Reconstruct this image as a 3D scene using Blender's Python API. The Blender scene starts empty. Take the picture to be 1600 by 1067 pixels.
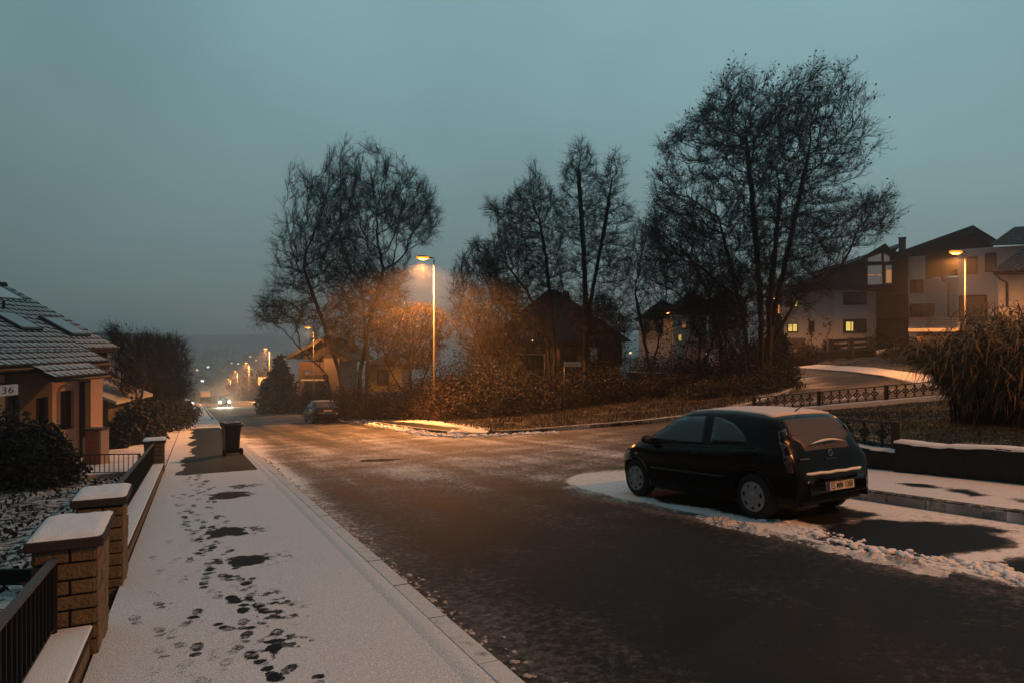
import bpy, bmesh, math, random
import numpy as np
from mathutils import Vector, Matrix
from mathutils.geometry import delaunay_2d_cdt
R = math.radians
rng = np.random.default_rng(7)
random.seed(7)
scene = bpy.context.scene
COL = scene.collection

# ------------------------------------------------------------------ camera, sky, exposure
cam_d = bpy.data.cameras.new('camera')
cam_d.lens = 24.0; cam_d.sensor_width = 36.0
cam_d.clip_start = 0.1; cam_d.clip_end = 6000
cam = bpy.data.objects.new('camera', cam_d); COL.objects.link(cam)
cam.location = (0, 0, 0); cam.rotation_euler = (R(90), 0, 0)
scene.camera = cam

world = bpy.data.worlds.new('World'); scene.world = world; world.use_nodes = True
wn = world.node_tree; wn.nodes.clear()
w_out = wn.nodes.new('ShaderNodeOutputWorld')
bg = wn.nodes.new('ShaderNodeBackground'); bg.inputs['Strength'].default_value = 1.0
tc = wn.nodes.new('ShaderNodeTexCoord')
sep = wn.nodes.new('ShaderNodeSeparateXYZ')
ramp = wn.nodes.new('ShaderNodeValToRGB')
sky = wn.nodes.new('ShaderNodeTexSky'); sky.sky_type = 'NISHITA'; sky.sun_disc = False
sky.sun_elevation = R(-4); sky.sun_rotation = R(20)
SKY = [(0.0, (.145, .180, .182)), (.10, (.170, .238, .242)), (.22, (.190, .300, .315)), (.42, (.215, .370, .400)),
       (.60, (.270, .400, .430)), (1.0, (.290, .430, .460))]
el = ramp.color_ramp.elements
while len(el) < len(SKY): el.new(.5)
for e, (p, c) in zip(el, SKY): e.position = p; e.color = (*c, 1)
wn.links.new(tc.outputs['Generated'], sep.inputs[0])
wn.links.new(sep.outputs['Z'], ramp.inputs[0])
# the cloud deck is a little unevenly lit
nz = wn.nodes.new('ShaderNodeTexNoise'); nz.inputs['Scale'].default_value = 2.2; nz.inputs['Detail'].default_value = 3
wn.links.new(tc.outputs['Generated'], nz.inputs['Vector'])
mr = wn.nodes.new('ShaderNodeMapRange'); mr.inputs['To Min'].default_value = .86; mr.inputs['To Max'].default_value = 1.14
mr.inputs['From Min'].default_value = .3; mr.inputs['From Max'].default_value = .7
wn.links.new(nz.outputs['Fac'], mr.inputs[0])
# west is already darker than the sky ahead
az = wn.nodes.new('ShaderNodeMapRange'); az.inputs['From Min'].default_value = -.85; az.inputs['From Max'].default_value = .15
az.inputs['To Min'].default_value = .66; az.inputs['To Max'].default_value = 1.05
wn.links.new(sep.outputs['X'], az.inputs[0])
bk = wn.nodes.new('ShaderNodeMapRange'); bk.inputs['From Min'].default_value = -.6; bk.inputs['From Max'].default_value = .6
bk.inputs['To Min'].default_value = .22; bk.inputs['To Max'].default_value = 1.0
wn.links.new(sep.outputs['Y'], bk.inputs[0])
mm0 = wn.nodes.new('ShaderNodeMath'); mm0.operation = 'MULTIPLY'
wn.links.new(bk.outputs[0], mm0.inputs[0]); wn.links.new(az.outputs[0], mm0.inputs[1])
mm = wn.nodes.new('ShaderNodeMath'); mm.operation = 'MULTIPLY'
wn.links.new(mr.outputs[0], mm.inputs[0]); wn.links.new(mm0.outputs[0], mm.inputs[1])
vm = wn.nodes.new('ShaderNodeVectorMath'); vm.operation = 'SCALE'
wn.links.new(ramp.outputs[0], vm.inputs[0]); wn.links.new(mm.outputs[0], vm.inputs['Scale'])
sk = wn.nodes.new('ShaderNodeVectorMath'); sk.operation = 'SCALE'; sk.inputs['Scale'].default_value = .08
wn.links.new(sky.outputs[0], sk.inputs[0])
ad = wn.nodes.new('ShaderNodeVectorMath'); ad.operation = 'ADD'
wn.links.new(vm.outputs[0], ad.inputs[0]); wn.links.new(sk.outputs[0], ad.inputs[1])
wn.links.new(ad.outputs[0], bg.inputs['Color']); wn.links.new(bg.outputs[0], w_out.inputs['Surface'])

scene.view_settings.view_transform = 'Standard'; scene.view_settings.look = 'None'
scene.view_settings.gamma = 1.0; scene.view_settings.use_curve_mapping = False
scene.view_settings.exposure = 0.0
scene.render.engine = 'CYCLES'
cy = scene.cycles
cy.max_bounces = 6; cy.diffuse_bounces = 3; cy.glossy_bounces = 3; cy.transmission_bounces = 4
cy.transparent_max_bounces = 8; cy.volume_bounces = 1; cy.sample_clamp_indirect = 3.0; cy.sample_clamp_direct = 0
cy.caustics_reflective = False; cy.caustics_refractive = False
cy.use_denoising = True; cy.use_light_tree = True
SODIUM = (1.0, .34, .075)

# ------------------------------------------------------------------ frames: street (s along, t across), the picture
F = 1600 * 24 / 36.0
SA, CA = .4243, .9055
def st(s, t): return (-SA * s + CA * t, CA * s + SA * t)
def to_st(x, y): return (-SA * x + CA * y, CA * x + SA * y)
_bs = [-200, 0, 40, 81, 131, 180, 227, 268, 330, 420, 620, 900, 1150, 2500]
_bz = [15.1, 0, -3.02, -6.02, -9.1, -13.0, -16.9, -21.0, -26.0, -33.0, -39, -22, 4, 14]
_fine = np.linspace(-200, 2500, 2701)
_raw = np.interp(_fine, _bs, _bz)
_ker = np.hanning(31); _ker /= _ker.sum()
_sm = np.convolve(np.pad(_raw, 15, mode='edge'), _ker, 'valid')
_sm = np.where((_fine > -30) & (_fine < 60), -.0755 * _fine, _sm)
def H(x, y):
    x = np.asarray(x, float); y = np.asarray(y, float)
    s = -SA * x + CA * y; t = CA * x + SA * y
    z = -1.85 + np.interp(s, _fine, _sm)
    q = (t - 13.5) / 2.0
    rise = .087 * 2.0 * np.logaddexp(0, np.clip(q, -30, 200))
    far = np.clip((s - 250) / 400, 0, 1)
    return z + np.minimum(rise, 12) * (1 - far)
def h(x, y): return float(H(x, y))
def P(px, py, dz=0.0):
    """the point of the ground (raised dz) that the photograph shows at px, py"""
    u = (px - 800) / F; v = (py - 533.5) / F
    a, b = 1.0, 900.0
    ys = np.concatenate([np.linspace(1, 60, 600), np.linspace(60.5, 900, 1600)])
    g = H(u * ys, ys) + dz + v * ys
    i = np.argmax(g > 0)
    if not (g > 0).any(): i = len(ys) - 1
    Y = ys[i]
    return (u * Y, Y)
def W(px, py, Y): return Vector(((px - 800) / F * Y, Y, -(py - 533.5) / F * Y))

# ------------------------------------------------------------------ object helpers
def link(o, parent=None):
    COL.objects.link(o)
    if parent is not None: o.parent = parent
    return o
def tag(o, label, cat, group=None, kind=None):
    if label: o['label'] = label
    if cat: o['category'] = cat
    if group: o['group'] = group
    if kind: o['kind'] = kind
    return o
def thing(name, label, cat, loc=(0, 0, 0), rz=0, group=None):
    o = bpy.data.objects.new(name, None); link(o)
    o.empty_display_size = .2
    o.location = loc; o.rotation_euler = (0, 0, rz)
    return tag(o, label, cat, group)
def structure(o): o['kind'] = 'structure'; return o
def mesh_np(name, V, Fs, mat=None, parent=None, smooth=False, attr=None, mats=None, fmat=None):
    """V (n,3); Fs list of (m,k) int arrays"""
    V = np.asarray(V, dtype=np.float32)
    if not isinstance(Fs, (list, tuple)): Fs = [Fs]
    Fs = [np.asarray(f, dtype=np.int32) for f in Fs if len(f)]
    me = bpy.data.meshes.new(name)
    me.vertices.add(len(V)); me.vertices.foreach_set('co', V.ravel())
    tot = sum(f.size for f in Fs); n = sum(len(f) for f in Fs)
    me.loops.add(tot); me.polygons.add(n)
    me.loops.foreach_set('vertex_index', np.concatenate([f.ravel() for f in Fs]))
    starts = []; c = 0
    for f in Fs:
        starts.append(np.arange(len(f)) * f.shape[1] + c); c += f.size
    me.polygons.foreach_set('loop_start', np.concatenate(starts).astype(np.int32))
    me.polygons.foreach_set('loop_total', np.concatenate([np.full(len(f), f.shape[1]) for f in Fs]).astype(np.int32))
    if mats:
        for m in mats: me.materials.append(m)
        if fmat is not None: me.polygons.foreach_set('material_index', np.asarray(fmat, dtype=np.int32))
    elif mat: me.materials.append(mat)
    me.update(calc_edges=True); me.validate()
    me.polygons.foreach_set('use_smooth', np.full(len(me.polygons), bool(smooth)))
    if attr is not None:
        for k, a in attr.items():
            at = me.attributes.new(k, 'FLOAT', 'POINT'); at.data.foreach_set('value', np.asarray(a, dtype=np.float32))
    o = bpy.data.objects.new(name, me)
    return link(o, parent)
class MB:
    """collects shapes that make up ONE mesh"""
    def __init__(s): s.v = []; s.f = []
    def add(s, vs, fs):
        n = len(s.v); s.v += [tuple(v) for v in vs]; s.f += [tuple(i + n for i in f) for f in fs]; return s
    def box(s, a, b, rz=0, c=None):
        (x0, y0, z0), (x1, y1, z1) = a, b
        p = [(x0, y0, z0), (x1, y0, z0), (x1, y1, z0), (x0, y1, z0), (x0, y0, z1), (x1, y0, z1), (x1, y1, z1), (x0, y1, z1)]
        if rz:
            c = c or ((x0 + x1) / 2, (y0 + y1) / 2); cs, sn = math.cos(rz), math.sin(rz)
            p = [(c[0] + (x - c[0]) * cs - (y - c[1]) * sn, c[1] + (x - c[0]) * sn + (y - c[1]) * cs, z) for x, y, z in p]
        return s.add(p, [(0, 3, 2, 1), (4, 5, 6, 7), (0, 1, 5, 4), (1, 2, 6, 5), (2, 3, 7, 6), (3, 0, 4, 7)])
    def bar(s, p, q, w, hh=None, up=(0, 0, 1)):
        p = Vector(p); q = Vector(q); hh = hh or w
        d = (q - p).normalized(); u = Vector(up)
        sd = d.cross(u)
        if sd.length < 1e-4: sd = d.cross(Vector((1, 0, 0)))
        sd.normalize(); u = sd.cross(d).normalized()
        vs = [c + sd * a * w / 2 + u * b * hh / 2 for c in (p, q) for a, b in ((-1, -1), (1, -1), (1, 1), (-1, 1))]
        return s.add(vs, [(0, 1, 2, 3), (7, 6, 5, 4), (0, 4, 5, 1), (1, 5, 6, 2), (2, 6, 7, 3), (3, 7, 4, 0)])
    def tube(s, pts, r, k=8, cap=True):
        pts = [Vector(p) for p in pts]; n = len(pts)
        rs = r if isinstance(r, (list, tuple)) else [r] * n
        vs = []
        for i, p in enumerate(pts):
            d = (pts[min(i + 1, n - 1)] - pts[max(i - 1, 0)]).normalized()
            a = d.cross(Vector((0, 0, 1)))
            if a.length < .05: a = d.cross(Vector((0, 1, 0)))
            a.normalize(); b = d.cross(a)
            vs += [p + (a * math.cos(2 * math.pi * j / k) + b * math.sin(2 * math.pi * j / k)) * rs[i] for j in range(k)]
        fs = [(i * k + j, i * k + (j + 1) % k, (i + 1) * k + (j + 1) % k, (i + 1) * k + j) for i in range(n - 1) for j in range(k)]
        if cap: fs += [tuple(range(k))[::-1], tuple((n - 1) * k + j for j in range(k))]
        return s.add(vs, fs)
    def lathe(s, prof, k=24, axis='z', o=(0, 0, 0)):
        """prof: list of (r, z)"""
        vs = []
        for r, z in prof:
            for j in range(k):
                a = 2 * math.pi * j / k; x, y = r * math.cos(a), r * math.sin(a)
                vs.append((o[0] + x, o[1] + y, o[2] + z) if axis == 'z' else (o[0] + x, o[1] + z, o[2] + y))
        m = len(prof)
        return s.add(vs, [(i * k + j, i * k + (j + 1) % k, (i + 1) * k + (j + 1) % k, (i + 1) * k + j) for i in range(m - 1) for j in range(k)])
    def poly(s, pts): return s.add(pts, [tuple(range(len(pts)))])
    def prism(s, base, vec):
        n = len(base); vec = Vector(vec); b = [Vector(p) for p in base]
        return s.add(b + [p + vec for p in b], [tuple(range(n))[::-1], tuple(range(n, 2 * n))] + [(i, (i + 1) % n, n + (i + 1) % n, n + i) for i in range(n)])
    def build(s, name, mat, parent=None, smooth=False, bevel=0, seg=2):
        me = bpy.data.meshes.new(name); me.from_pydata(s.v, [], s.f)
        bm = bmesh.new(); bm.from_mesh(me); bmesh.ops.recalc_face_normals(bm, faces=bm.faces); bm.to_mesh(me); bm.free()
        me.materials.append(mat)
        if smooth:
            for p in me.polygons: p.use_smooth = True
        o = bpy.data.objects.new(name, me); link(o, parent)
        if bevel:
            b = o.modifiers.new('bevel', 'BEVEL'); b.width = bevel; b.segments = seg; b.limit_method = 'ANGLE'
        return o
def lettering(text, size, ext, parent, off=0.0):
    cu = bpy.data.curves.new('lettering', 'FONT'); cu.body = text; cu.size = size; cu.align_x = 'CENTER'; cu.align_y = 'CENTER'; cu.extrude = ext; cu.offset = off
    tmp = bpy.data.objects.new('t', cu); COL.objects.link(tmp); bpy.context.view_layer.update()
    me = bpy.data.meshes.new_from_object(tmp.evaluated_get(bpy.context.evaluated_depsgraph_get())); bpy.data.objects.remove(tmp)
    me.name = 'lettering'; me.materials.clear(); me.materials.append(M['ink'])
    return link(bpy.data.objects.new('lettering', me), parent)
def children(o): return [c for c in bpy.data.objects if c.parent == o]
def copy_tree(o, parent=None):
    c = o.copy(); link(c)
    if parent is not None: c.parent = parent
    for ch in children(o): copy_tree(ch, c)
    return c

# ------------------------------------------------------------------ numpy value noise
_perm = rng.random((512, 512)).astype(np.float32)
def vnoise(x, y, sc=1.0, seed=0):
    x = np.asarray(x) * sc + seed * 17.3 + 1000; y = np.asarray(y) * sc + seed * 9.1 + 1000
    xi = np.floor(x).astype(int); yi = np.floor(y).astype(int); fx = x - xi; fy = y - yi
    fx = fx * fx * (3 - 2 * fx); fy = fy * fy * (3 - 2 * fy)
    g = lambda a, b: _perm[a % 512, b % 512]
    return (g(xi, yi) * (1 - fx) + g(xi + 1, yi) * fx) * (1 - fy) + (g(xi, yi + 1) * (1 - fx) + g(xi + 1, yi + 1) * fx) * fy
def fbm(x, y, sc=1.0, seed=0, o=4):
    v = 0; a = .5; n = 0
    for i in range(o): v = v + a * vnoise(x, y, sc * 2 ** i, seed + i * 3); n += a; a *= .5
    return v / n
def sstep(a, b, x): q = np.clip((x - a) / (b - a), 0, 1); return q * q * (3 - 2 * q)

# ------------------------------------------------------------------ materials
MATS = {}
def nt(name):
    m = bpy.data.materials.new(name); m.use_nodes = True; MATS[name] = m
    return m, m.node_tree, m.node_tree.nodes['Principled BSDF']
def plain(name, col, rough=.7, metal=0, vary=.25, scale=6, spec=.4, bump=0, bscale=60, coat=0):
    m, t, b = nt(name)
    b.inputs['Roughness'].default_value = rough; b.inputs['Metallic'].default_value = metal
    b.inputs['Specular IOR Level'].default_value = spec; b.inputs['Coat Weight'].default_value = coat
    co = t.nodes.new('ShaderNodeTexCoord')
    n = t.nodes.new('ShaderNodeTexNoise'); n.inputs['Scale'].default_value = scale; n.inputs['Detail'].default_value = 6
    t.links.new(co.outputs['Object'], n.inputs['Vector'])
    mx = t.nodes.new('ShaderNodeMix'); mx.data_type = 'RGBA'
    mx.inputs['A'].default_value = (*[c * (1 - vary) for c in col], 1); mx.inputs['B'].default_value = (*[min(1, c * (1 + vary)) for c in col], 1)
    t.links.new(n.outputs['Fac'], mx.inputs['Factor']); t.links.new(mx.outputs['Result'], b.inputs['Base Color'])
    if bump:
        n2 = t.nodes.new('ShaderNodeTexNoise'); n2.inputs['Scale'].default_value = bscale; n2.inputs['Detail'].default_value = 4
        t.links.new(co.outputs['Object'], n2.inputs['Vector'])
        bp = t.nodes.new('ShaderNodeBump'); bp.inputs['Strength'].default_value = bump; bp.inputs['Distance'].default_value = .02
        t.links.new(n2.outputs['Fac'], bp.inputs['Height']); t.links.new(bp.outputs[0], b.inputs['Normal'])
    return m
def glow(name, col, strength):
    m, t, b = nt(name)
    b.inputs['Base Color'].default_value = (.02, .02, .02, 1)
    m.cycles.emission_sampling = 'NONE'
    b.inputs['Emission Color'].default_value = (*col, 1); b.inputs['Emission Strength'].default_value = strength
    return m
def ground_mat(name, bare, bare2, snow=(.72, .74, .76), rough_bare=.45, nscale=9, soft=.18, mottle=0.0, bumpy=.35, grit=140, mscale=2.5, spec=.3, deep=None, edge=1.6, sdark=.72):
    """bare surface under snow; the point attribute 'snow' says how much of it is covered"""
    m, t, b = nt(name); N = t.nodes; L = t.links
    co = N.new('ShaderNodeTexCoord'); at = N.new('ShaderNodeAttribute'); at.attribute_name = 'snow'
    n1 = N.new('ShaderNodeTexNoise'); n1.inputs['Scale'].default_value = nscale; n1.inputs['Detail'].default_value = 8; n1.inputs['Roughness'].default_value = .7
    n2 = N.new('ShaderNodeTexNoise'); n2.inputs['Scale'].default_value = grit; n2.inputs['Detail'].default_value = 3
    n3 = N.new('ShaderNodeTexNoise'); n3.inputs['Scale'].default_value = mscale; n3.inputs['Detail'].default_value = 6
    for n in (n1, n2, n3): L.new(co.outputs['Object'], n.inputs['Vector'])
    def math_(op, a, bb, clamp=False):
        k = N.new('ShaderNodeMath'); k.operation = op; k.use_clamp = clamp
        for i, q in enumerate((a, bb)):
            if isinstance(q, (int, float)): k.inputs[i].default_value = q
            else: L.new(q, k.inputs[i])
        return k.outputs[0]
    b.inputs['Specular IOR Level'].default_value = spec
    # cover = smoothstep(attr + (noise-.5)*mottle)
    a1 = math_('MULTIPLY', math_('SUBTRACT', n1.outputs['Fac'], .5), edge)
    a2 = math_('MULTIPLY', math_('SUBTRACT', n3.outputs['Fac'], .5), mottle)
    a3 = math_('MULTIPLY', math_('SUBTRACT', n2.outputs['Fac'], .5), .7)
    tot = math_('ADD', math_('ADD', at.outputs['Fac'], a3), math_('ADD', a1, a2))
    mp = N.new('ShaderNodeMapRange'); mp.interpolation_type = 'SMOOTHSTEP'
    mp.inputs['From Min'].default_value = .5 - soft; mp.inputs['From Max'].default_value = .5 + soft
    L.new(tot, mp.inputs[0])
    mb = N.new('ShaderNodeMix'); mb.data_type = 'RGBA'; mb.inputs['A'].default_value = (*bare, 1); mb.inputs['B'].default_value = (*bare2, 1)
    sp = N.new('ShaderNodeMapRange'); sp.inputs['From Min'].default_value = .38; sp.inputs['From Max'].default_value = .62; L.new(n2.outputs['Fac'], sp.inputs[0])
    L.new(math_('ADD', math_('MULTIPLY', sp.outputs[0], .6), math_('MULTIPLY', n3.outputs['Fac'], .4)), mb.inputs['Factor'])
    sn = N.new('ShaderNodeMix'); sn.data_type = 'RGBA'
    sn.inputs['A'].default_value = (*[c * sdark for c in snow], 1); sn.inputs['B'].default_value = (*snow, 1)
    L.new(sp.outputs[0], sn.inputs['Factor'])
    mx = N.new('ShaderNodeMix'); mx.data_type = 'RGBA'
    L.new(mp.outputs[0], mx.inputs['Factor']); L.new(mb.outputs['Result'], mx.inputs['A']); L.new(sn.outputs['Result'], mx.inputs['B'])
    if deep:      # thick untouched snow where the cover is full
        dm = N.new('ShaderNodeMapRange'); dm.inputs['From Min'].default_value = .62; dm.inputs['From Max'].default_value = 1.0; L.new(tot, dm.inputs[0])
        md = N.new('ShaderNodeMix'); md.data_type = 'RGBA'; md.inputs['B'].default_value = (*deep, 1); L.new(dm.outputs[0], md.inputs['Factor']); L.new(mx.outputs['Result'], md.inputs['A']); mx = md
    L.new(mx.outputs['Result'], b.inputs['Base Color'])
    rr = N.new('ShaderNodeMapRange'); rr.inputs['To Min'].default_value = rough_bare; rr.inputs['To Max'].default_value = .85
    L.new(mp.outputs[0], rr.inputs[0]); L.new(rr.outputs[0], b.inputs['Roughness'])
    bp = N.new('ShaderNodeBump'); bp.inputs['Strength'].default_value = bumpy; bp.inputs['Distance'].default_value = .02
    hh = math_('ADD', math_('MULTIPLY', mp.outputs[0], .6), math_('MULTIPLY', n2.outputs['Fac'], .5))
    L.new(hh, bp.inputs['Height']); L.new(bp.outputs[0], b.inputs['Normal'])
    return m
M = dict(
 road=ground_mat('wet_asphalt', (.003, .004, .003), (.013, .013, .011), snow=(.26, .245, .24), deep=(.78, .77, .78), spec=.18, rough_bare=.66, soft=.42, nscale=13, mottle=.6, bumpy=.8, grit=120, mscale=.8),
 pave=ground_mat('snowy_pavement', (.003, .007, .008), (.007, .012, .013), snow=(.78, .80, .83), rough_bare=.7, soft=.22, nscale=16, mottle=.22, bumpy=.5, grit=95, spec=.12, edge=.8, sdark=.62),
 verge=ground_mat('rough_verge', (.024, .016, .008), (.010, .011, .005), snow=(.58, .58, .60), rough_bare=.9, soft=.10, nscale=12, mottle=.9, bumpy=1.0, grit=60),
 bank=ground_mat('ploughed_snow', (.06, .05, .045), (.10, .09, .085), snow=(.78, .76, .76), rough_bare=.7, soft=.3, nscale=16, mottle=.5, bumpy=1.0, grit=90, spec=.2),
 lawn=ground_mat('winter_lawn', (.014, .024, .009), (.007, .012, .005), snow=(.50, .52, .53), rough_bare=.9, soft=.10, nscale=14, mottle=.9, bumpy=1.0, grit=70),
 soil=ground_mat('dark_soil', (.006, .008, .006), (.012, .012, .008), snow=(.55, .57, .58), rough_bare=.9, soft=.06, nscale=7, mottle=.6, bumpy=1.0, grit=40),
 kerb=ground_mat('frosty_kerbstone', (.02, .02, .018), (.05, .048, .042), snow=(.72, .72, .73), rough_bare=.7, soft=.25, nscale=12, mottle=.5, bumpy=.5, grit=120),
 snow=plain('snow', (.80, .80, .82), .85, vary=.12, scale=30, bump=.5, bscale=90),
 slush=plain('grey_slush', (.46, .44, .44), .6, vary=.35, scale=18, bump=.7, bscale=70),
 bark=plain('dark_bark', (.007, .006, .006), .9, vary=.4, scale=9, bump=.6, bscale=30),
 twig=plain('fine_twigs', (.007, .006, .006), .9, vary=.3, scale=4),
 rustleaf=plain('rust_leaves', (.030, .012, .004), .8, vary=.5, scale=11),
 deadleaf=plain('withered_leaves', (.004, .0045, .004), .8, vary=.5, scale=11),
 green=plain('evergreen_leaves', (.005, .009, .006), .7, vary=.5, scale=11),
 olive=plain('olive_leaves', (.024, .021, .008), .8, vary=.5, scale=11),
 straw=plain('dry_reed_leaves', (.17, .125, .062), .7, vary=.85, scale=22),
 grass=plain('grass_blades', (.018, .015, .008), .8, vary=.6, scale=2),
 stone=plain('yellow_sandstone', (.16, .115, .060), .9, vary=.5, scale=9, bump=1.0, bscale=35),
 mortar=plain('dark_mortar', (.022, .018, .014), .95, vary=.3, scale=20, bump=.6, bscale=80),
 drystone=plain('mossy_wall_stone', (.012, .014, .012), .95, vary=.6, scale=4, bump=1.2, bscale=14),
 iron=plain('dark_iron', (.007, .008, .008), .5, metal=.4, vary=.3),
 frostiron=plain('frosted_rail', (.07, .066, .066), .7, vary=.5, scale=30, bump=.3),
 galv=plain('galvanised_steel', (.055, .055, .055), .45, metal=.5, vary=.2, scale=4),
 slab=plain('concrete_cap', (.035, .032, .028), .9, vary=.3, scale=12, bump=.4),
 wood=plain('brown_timber', (.014, .010, .008), .8, vary=.4, scale=5, bump=.5, bscale=25),
 greywood=plain('weathered_boards', (.04, .035, .027), .85, vary=.4, scale=5, bump=.5, bscale=25),
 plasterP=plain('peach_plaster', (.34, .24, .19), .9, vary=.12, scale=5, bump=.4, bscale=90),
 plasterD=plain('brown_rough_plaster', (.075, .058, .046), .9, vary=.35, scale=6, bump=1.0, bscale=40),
 plasterW=plain('white_plaster', (.58, .58, .60), .9, vary=.10, scale=3, bump=.3, bscale=60),
 plasterY=plain('cream_plaster', (.15, .14, .095), .9, vary=.15, scale=3, bump=.3, bscale=60),
 brick=plain('red_brick', (.22, .08, .05), .9, vary=.4, scale=14, bump=.7, bscale=30),
 rooftile=plain('dark_roof_tiles', (.006, .006, .006), .8, vary=.4, scale=4, bump=.5, bscale=20),
 roofsnow=plain('snowy_roof', (.20, .215, .22), .85, vary=.35, scale=2, bump=.5, bscale=20),
 glass=plain('dark_window_glass', (.012, .016, .018), .08, vary=.2, spec=.8),
 skyglass=plain('frosted_skylight', (.16, .19, .20), .25, vary=.2, spec=.7),
 frame=plain('white_frame', (.45, .44, .42), .6, vary=.1),
 shutter=plain('grey_shutter', (.12, .11, .10), .7, vary=.15, scale=3),
 litwin=glow('lit_window', (1.0, .70, .16), .85), litwarm=glow('warm_room_light', (1.0, .40, .14), .42),
 litdim=glow('dim_room_light', (.60, .55, .50), .14), spark=glow('distant_lamp', (1.0, .70, .35), 2.2), sparkw=glow('cold_distant_lamp', (.8, .95, 1.0), 2.2),
 lens=glow('sodium_lens', (1.0, .42, .055), 16.0), glow_skirt=glow('orange_glow_skirt', (1.0, .24, .015), 2.0), headlens=glow('headlamp_glow', (1.0, .90, .62), 120.0),
 number=plain('number_plate_face', (.62, .60, .55), .5, vary=.05), ink=plain('black_lettering', (.012, .012, .012), .6, vary=.1),
 blue=plain('blue_band', (.02, .05, .25), .5, vary=.1), signw=plain('sign_white', (.50, .48, .46), .5, vary=.08),
 lightbox=glow('house_number_box', (.75, .62, .55), .16),
)
# ------------------------------------------------------------------ ground
def grid_mesh(name, S, T, fun, mat, snow, parent=None):
    """grid in the street frame; fun(x,y)->z; snow(s,t,x,y)->0..1"""
    SS, TT = np.meshgrid(S, T, indexing='ij')
    X = -SA * SS + CA * TT; Y = CA * SS + SA * TT
    Z = fun(X, Y, SS, TT)
    n, m = SS.shape
    V = np.stack([X, Y, Z], -1).reshape(-1, 3)
    idx = np.arange(n * m).reshape(n, m)
    Q = np.stack([idx[:-1, :-1], idx[:-1, 1:], idx[1:, 1:], idx[1:, :-1]], -1).reshape(-1, 4)
    return mesh_np(name, V, [Q], mat, parent, smooth=True, attr={'snow': snow(SS, TT, X, Y).ravel()})
def resample(poly, res):
    out = []
    n = len(poly)
    for i in range(n):
        a = np.array(poly[i]); b = np.array(poly[(i + 1) % n]); k = max(1, int(np.linalg.norm(b - a) / res))
        for j in range(k): out.append(tuple(a + (b - a) * j / k))
    return out
def inside(poly, x, y):
    px = np.array([p[0] for p in poly]); py = np.array([p[1] for p in poly]); c = np.zeros(np.shape(x), bool)
    for i in range(len(poly)):
        j = i - 1
        cond = ((py[i] > y) != (py[j] > y)) & (x < (px[j] - px[i]) * (y - py[i]) / (py[j] - py[i] + 1e-12) + px[i])
        c ^= cond
    return c
def drape(name, poly, res, zf, mat, snow, skirt=.35, edge=None):
    b = resample(poly, edge or res); nb = len(b)
    xs = [p[0] for p in poly]; ys = [p[1] for p in poly]
    gx, gy = np.meshgrid(np.arange(min(xs), max(xs), res), np.arange(min(ys), max(ys), res))
    gx = gx.ravel() + rng.uniform(-.2, .2, gx.size) * res; gy = gy.ravel() + rng.uniform(-.2, .2, gy.size) * res
    k = inside(poly, gx, gy); gx, gy = gx[k], gy[k]
    pts = [Vector(p) for p in b] + [Vector((float(a), float(c))) for a, c in zip(gx, gy)]
    vo, eo, fo, *_ = delaunay_2d_cdt(pts, [(i, (i + 1) % nb) for i in range(nb)], [list(range(nb))], 1, 1e-5)
    X = np.array([v.x for v in vo]); Y = np.array([v.y for v in vo]); Z = zf(X, Y)
    n0 = len(X)
    tris = np.array([f for f in fo if len(f) == 3])
    # skirt
    bx = np.array([p[0] for p in b]); by = np.array([p[1] for p in b]); bz = zf(bx, by)
    V = np.concatenate([np.stack([X, Y, Z], -1), np.stack([bx, by, bz], -1), np.stack([bx, by, bz - skirt], -1)])
    i = np.arange(nb); j = (i + 1) % nb
    Q = np.stack([n0 + i, n0 + nb + i, n0 + nb + j, n0 + j], -1)
    area = sum(poly[a][0] * poly[(a + 1) % len(poly)][1] - poly[(a + 1) % len(poly)][0] * poly[a][1] for a in range(len(poly)))
    if area < 0: Q = Q[:, ::-1]
    s, t = to_st(V[:, 0], V[:, 1])
    return mesh_np(name, V, [tris, Q], mat, smooth=False, attr={'snow': snow(s, t, V[:, 0], V[:, 1])})

# the wide terrain, out to the hills across the valley
axS = np.concatenate([np.arange(-40, 70, 1.5), np.arange(70, 300, 5), np.arange(300, 2400, 30)])
axT = np.concatenate([np.arange(-1500, -100, 60), np.arange(-100, -20, 4), np.arange(-20, 60, 1.5), np.arange(60, 160, 5), np.arange(160, 1600, 60)])
def z_land(X, Y, S, T):
    z = H(X, Y) - .10
    far = np.clip((S - 500) / 500, 0, 1)
    z = z + far * (fbm(X, Y, .004, 3) - .5) * 40
    z = z - np.clip((S - 60) / 60, 0, 1) * .35
    return z
structure(grid_mesh('ground', axS, axT, z_land, M['soil'], lambda S, T, X, Y: .30 + .22 * sstep(10, 30, T) * 0 + .12 * np.clip(S / 400, 0, 1)))

def blob(X, Y, cx, cy, rx, ry, rz=0, soft=.35, seed=0, nz=.35, nsc=2.0):
    c, s_ = math.cos(rz), math.sin(rz); dx, dy = X - cx, Y - cy
    a = (dx * c + dy * s_) / rx; b = (-dx * s_ + dy * c) / ry
    d = (np.abs(a) ** 2.6 + np.abs(b) ** 2.6) ** (1 / 2.6) + (fbm(X, Y, nsc, seed) - .5) * nz
    return 1 - sstep(1 - soft / 2, 1 + soft / 2, d)
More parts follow.
